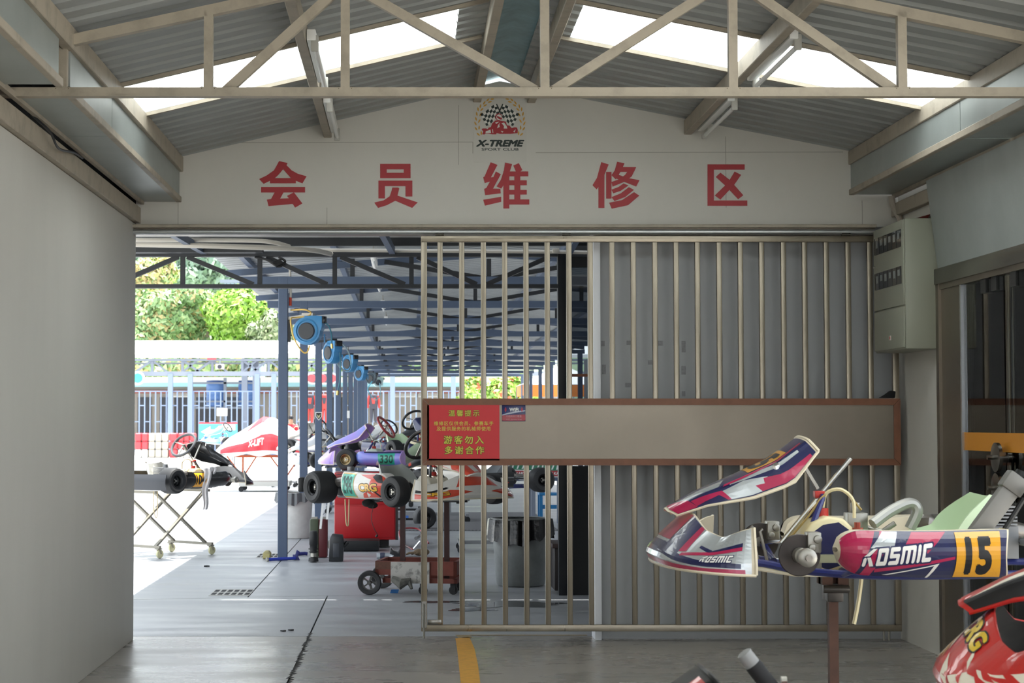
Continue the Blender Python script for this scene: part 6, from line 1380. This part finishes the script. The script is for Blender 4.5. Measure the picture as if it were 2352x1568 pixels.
MB().prism([(b.x-.085, b.y, .004), (b.x+.07, b.y, .004), (b.x+.08, b.y, .22), (b.x+.065, b.y, .29), (b.x-.05, b.y, .30), (b.x-.075, b.y, .25)], (0, .12, 0)).ob('jug_body', M('jug_black', '2a2c2f', .28), jg, bevel=.008)
MB().box(b.x-.04, b.x+.03, b.y-.006, b.y+.004, .05, .2).ob('panel', M('jug_panel', '3b3e44', .35), jg, bevel=.004); MB().cyl((b.x+.075, b.y+.06, .16), (b.x+.12, b.y+.06, .21), .025, n=12).ob('spout', BLACK, jg)
b = at(830, 1262, 21.6); mt_ = thing('engine_case', 'dark engine box lying under the front of the red cabinet', 'box', (b.x, 21.9, 0)); MB().box(b.x-.30, b.x+.20, 21.8, 22.25, .005, .13).ob('case', M('case_black', '1c1d1f', .5), mt_, bevel=.02); MB().lathe((b.x-.34, 21.95, .075), (0, -1, 0), [(.03, 0), (.07, 0), (.07, .05), (.03, .05)], 16).ob('pulley', ALU, mt_)
b = fl(880, 1284); wb_ = thing('water_bottle', 'clear plastic water bottle lying on the floor by the cabinet', 'bottle', b); MB().lathe((b.x-.07, b.y+.03, .036), (1, -.1, 0), [(0, 0), (.03, 0), (.035, .01), (.035, .12), (.018, .16), (.012, .17), (.012, .185), (0, .185)], 16).ob('bottle_body', M('bottle_plastic', 'dfe6ea', .1, trans=.7), wb_); MB().lathe((b.x-.07, b.y+.03, .036), (1, -.1, 0), [(.0362, .04), (.0366, .045), (.0366, .085), (.0362, .09)], 16).ob('bottle_label', M('bottle_label', '3a3f55', .5), wb_)
b = fl(905, 1280); tag(MB().prism([(b.x-.05, b.y, .002), (b.x+.09, b.y, .002), (b.x+.08, b.y, .13), (b.x+.04, b.y, .06), (b.x-.01, b.y, .08), (b.x-.04, b.y, .12)], (0, .1, 0)).ob('broken_fairing', BLKB, bevel=.006), 'broken black plastic fairing piece lying by the trolley post', 'debris')
b = fl(950, 1277); gl_ = thing('work_gloves', 'pair of brown work gloves lying on the floor by the gate', 'gloves', b); GLV = M('glove_brown', '7d6a53', .9, var=.3, vs=20)
for k, (dx, dy) in enumerate(((0, 0), (.06, .03))):
    mb = MB().sphere((b.x+dx+.06, b.y+dy, .045), (.06, .045, .04), 10, 7)
    for f in range(4): mb.tube([(b.x+dx+.02, b.y+dy-.03+f*.02, .04), (b.x+dx-.05, b.y+dy-.035+f*.022, .035), (b.x+dx-.085, b.y+dy-.035+f*.02, .02)], [.014, .012, .008], 7)
    mb.tube([(b.x+dx+.05, b.y+dy-.04, .04), (b.x+dx+.01, b.y+dy-.075, .03)], [.015, .009], 7); mb.ob('glove', GLV, gl_)
tag(MB().tube([fl(955, 1255)+Vector((0, 0, .10)), fl(960, 1252)+Vector((.05, 0, .12)), fl(968, 1262)+Vector((.02, 0, .09))], .022, 8).tube([fl(950, 1262)+Vector((0, 0, .01)), fl(965, 1262)+Vector((0, 0, .10))], .014, 6).ob('hand_tool', CHROME), 'chrome hand tool lying on the brown gloves', 'tool')
tag(MB().tube(spline([fl(948, 1262), fl(925, 1250)+Vector((0, 0, .02)), fl(917, 1240)+Vector((0, 0, .10)), fl(930, 1240)+Vector((.0, .2, .14)), fl(955, 1240)+Vector((.05, .2, .12)), fl(975, 1250)+Vector((.05, .1, .01))], 6), .010, 7).ob('red_hose', M('hose_red', 'a51f2a', .4)), 'red rubber hose looping over the floor right of the red cabinet', 'hose')
# blue tool and tan block at the first post
b0_, b1_ = fl(618, 1287), fl(680, 1284); tw = thing('blue_clamp', 'blue bar clamp lying on the floor at the foot of the first post', 'tool', b0_); BT = M('tool_blue', '2b3fae', .4)
b0_ = b0_+Vector((0, -.15, .022)); b1_ = b1_+Vector((0, -.15, .022)); MB().tube([b0_, b1_], .018, 10).ob('bar', BT, tw); MB().cyl(b0_, b0_+(b0_-b1_).normalized()*.02, .024, n=10).ob('ferrule', ALU, tw)
MB().prism([b1_+Vector((-.02, 0, -.02)), b1_+Vector((.05, 0, -.02)), b1_+Vector((.03, 0, .02)), b1_+Vector((.05, 0, .07)), b1_+Vector((.015, 0, .09)), b1_+Vector((0, 0, .04)), b1_+Vector((-.03, 0, .04))], (0, .03, 0)).ob('jaw', M('tool_navy', '23286b', .4), tw, bevel=.004)
b = fl(690, 1276); tag(MB().tube([b+Vector((-.03, 0, .02)), b+Vector((.05, .02, .025)), b+Vector((.08, .02, .02))], .02, 8).ob('blue_sleeve', M('tool_navy', '23286b', .4)), 'short dark blue sleeve on the floor right of the blue clamp', 'tool')
b = fl(613, 1284); tb_ = thing('tan_block', 'tan moulded plastic block lying left of the first post', 'block', b); TN = M('block_tan', 'a79e6f', .55)
MB().prism([(b.x-.05, b.y, .004), (b.x+.035, b.y, .004), (b.x+.04, b.y, .06), (b.x+.02, b.y, .088), (b.x-.02, b.y, .092), (b.x-.045, b.y, .07)], (0, .16, 0)).ob('block_body', TN, tb_, bevel=.01); MB().prism([(b.x-.04, b.y-.004, .014), (b.x+.025, b.y-.004, .014), (b.x+.03, b.y-.004, .058), (b.x-.035, b.y-.004, .065)], (0, .004, 0)).ob('front_face', M('block_face', 'b9ae74', .5), tb_)
# white straps hanging near the canisters
for (pa, pb, lab) in (((742, 1150), (736, 1214), 'longer white plastic strip leaning on the canisters'), ((755, 1152), (751, 1192), 'shorter white plastic strip beside the canisters')):
    a, c = at(*pa, 20.9), at(*pb, 20.6); tag(MB().beam(a, c, .025, .006).ob('plastic_strip', WHITE), lab, 'strip', 'plastic strips by the canisters')
# litter on the floor
b = fl(905, 1362); tag(MB().prism([(b.x-.035, b.y, .002), (b.x+.035, b.y, .002), (b.x+.03, b.y+.03, .002), (b.x-.02, b.y+.03, .002)], (.01, 0, .03)).ob('blue_scrap', M('scrap_blue', '3d7fc4', .6)), 'small blue plastic scrap on the floor by the trolley', 'litter')
b = fl(475, 1302); tag(MB().prism([(b.x-.03, b.y, .002), (b.x, b.y+.01, .002), (b.x+.03, b.y, .002), (b.x, b.y+.04, .002)], (0, 0, .015)).ob('dark_leaf', BLACK), 'dark curled leaf on the concrete beyond the near drain', 'litter')
for (px, py, lab) in ((668, 1448, 'larger dark leaf by the floor joint inside the gate opening'), (650, 1450, 'small dark flake left of the leaf at the floor joint')):
    b = fl(px, py); tag(MB().prism([(b.x-.02, b.y, .002), (b.x, b.y-.012, .002), (b.x+.022, b.y, .002), (b.x+.01, b.y+.025, .002)], (0, 0, .008)).ob('dark_leaf', BLACK), lab, 'litter')
# person and race suits far back
def person(px, pyb, Y, label, shirt, hair):
    b = at(px, pyb, Y); x, y = b.x, b.y; t = thing('person', label, 'person', (x, y, 0))
    J = [(x, y, .92), (x, y, 1.15), (x, y, 1.38), (x, y, 1.47), (x, y-.01, 1.54), (x, y-.02, 1.64), (x-.17, y, 1.36), (x-.24, y, 1.10), (x-.22, y-.14, .90), (x+.17, y, 1.36), (x+.25, y-.02, 1.10), (x+.22, y-.16, .92), (x-.09, y, .86), (x-.10, y, .48), (x-.11, y, .08), (x-.11, y-.14, .04), (x+.09, y, .86), (x+.12, y+.02, .48), (x+.13, y+.05, .08), (x+.13, y-.09, .04)]
    E_ = [(0, 1), (1, 2), (2, 3), (3, 4), (4, 5), (2, 6), (6, 7), (7, 8), (2, 9), (9, 10), (10, 11), (0, 12), (12, 13), (13, 14), (14, 15), (0, 16), (16, 17), (17, 18), (18, 19)]
    R_s = [.13, .12, .14, .06, .085, .085, .07, .045, .035, .07, .045, .035, .09, .06, .045, .04, .09, .06, .045, .04]
    me = bpy.data.meshes.new('body'); me.from_pydata(J, E_, []); o = bpy.data.objects.new('body', me); COL.objects.link(o)
    o.modifiers.new('skin', 'SKIN'); o.modifiers.new('sub', 'SUBSURF').levels = 1
    sv = me.skin_vertices[0].data
    for v, r_ in zip(sv, R_s): v.radius = (r_, r_)
    sv[0].use_root = True
    dg = bpy.context.evaluated_depsgraph_get(); ev = bpy.data.meshes.new_from_object(o.evaluated_get(dg)); bpy.data.objects.remove(o)
    ev.transform(Matrix.Translation((-x, -y, 0)))
    for m in (M('skin', 'b98d72', .6), shirt, M('jeans', '3a4458', .8)): ev.materials.append(m)
    for p in ev.polygons:
        c = p.center; p.material_index = 1 if (.95 < c.z < 1.44 and (abs(c.x) < .22 or c.z > 1.15)) else 2 if c.z <= .95 and abs(c.x) < .19 or c.z < .8 else 0
    ev.polygons.foreach_set('use_smooth', [True]*len(ev.polygons)); ob_ = bpy.data.objects.new('body', ev); COL.objects.link(ob_); ob_.parent = t
    MB().sphere((x, y+.015, 1.655), (.098, .105, .10), 14, 10).tube([(x, y+.08, 1.66), (x, y+.12, 1.5), (x, y+.11, 1.30)], [.08, .075, .03], 10).ob('hair', hair, t)
    f = MB().sphere((x, y-.11, 1.60), (.012, .02, .018), 8, 6); f.ob('nose', MATS['skin'], t)
    return t
person(668, 1010, 62.5, 'person with long black hair in a red vest standing by the far fence', M('vest_red', 'c2293a', .7), M('hair_black', '17161a', .5))
SU = M('suit_dark', '3a3b47', .8); SUR = M('suit_red', 'b23a38', .7)
for k, (px, m1, m2, lab) in enumerate(((712, SU, SUR, 'dark race suit with red collar hanging left on the rack behind the posts'), (745, SUR, SU, 'red and black race suit hanging in the middle behind the posts'), (858, SU, SUR, 'dark race suit hanging at the right end behind the posts'))):
    t_ = at(px, 900, 80); x = t_.x; s_ = thing('race_suit', lab, 'suit', (x, 80, 1.5), group='race suits hanging by the fence')
    MB().tube([(x, 80, 2.72), (x, 80, 2.66), (x, 80, 2.45), (x, 80, 2.2), (x, 80, 2.08)], [.06, .17, .20, .16, .15], 10).ob('suit_body', m1, s_)
    for q in (-1, 1): MB().tube([(x+q*.17, 80, 2.64), (x+q*.23, 80, 2.4), (x+q*.24, 80, 2.12)], [.07, .06, .045], 8).ob('sleeve', m2, s_); MB().tube([(x+q*.08, 80, 2.12), (x+q*.09, 80, 1.8), (x+q*.09, 80, 1.5)], [.085, .07, .05], 8).ob('trouser_leg', m1 if k else m2, s_)
    MB().prism([(x-.09, 79.79, 2.55), (x+.09, 79.79, 2.55), (x+.05, 79.81, 2.3), (x-.05, 79.81, 2.3)], (0, .03, 0)).ob('chest_panel', m2, s_); MB().tube([(x, 80.02, 2.70), (x, 80.06, 2.80)], .012, 6).ob('hanger', BLACK, s_)
rr = thing('suit_rail', 'thin steel rail that the race suits hang from', 'rail', (at(785, 0, 80.1).x, 80.08, 0)); xa_, xb_ = at(690, 0, 80).x, at(880, 0, 80).x
for pts in ([(xa_, 80.08, 2.81), (xb_, 80.08, 2.81)], [(xa_, 80.08, 0), (xa_, 80.08, 2.81)], [(xb_, 80.08, 0), (xb_, 80.08, 2.81)]): MB().tube(pts, .02, 6).ob('rail_tube', FARGREY, rr)
# crest on the third post
c = at(732, 955, 28.63); cs = thing('post_crest', 'small shield crest sticker on the third pit post', 'sticker', c)
sh = [(-.05, .06), (.05, .06), (.048, -.01), (0, -.07), (-.048, -.01)]
MB().prism([(c.x+x, 28.645, c.z+z) for x, z in sh], (0, .003, 0)).ob('shield', WHITE, cs); MB().prism([(c.x+x*.8, 28.643, c.z+z*.8) for x, z in sh], (0, .002, 0)).ob('shield_field', BLACK, cs)
MB().prism([(c.x-.03, 28.641, c.z+.03), (c.x, 28.641, c.z+.0), (c.x+.03, 28.641, c.z+.035), (c.x+.012, 28.641, c.z-.025), (c.x-.012, 28.641, c.z-.03)], (0, .002, 0)).ob('emblem', M('crest_gold', 'b9b48a', .5), cs)
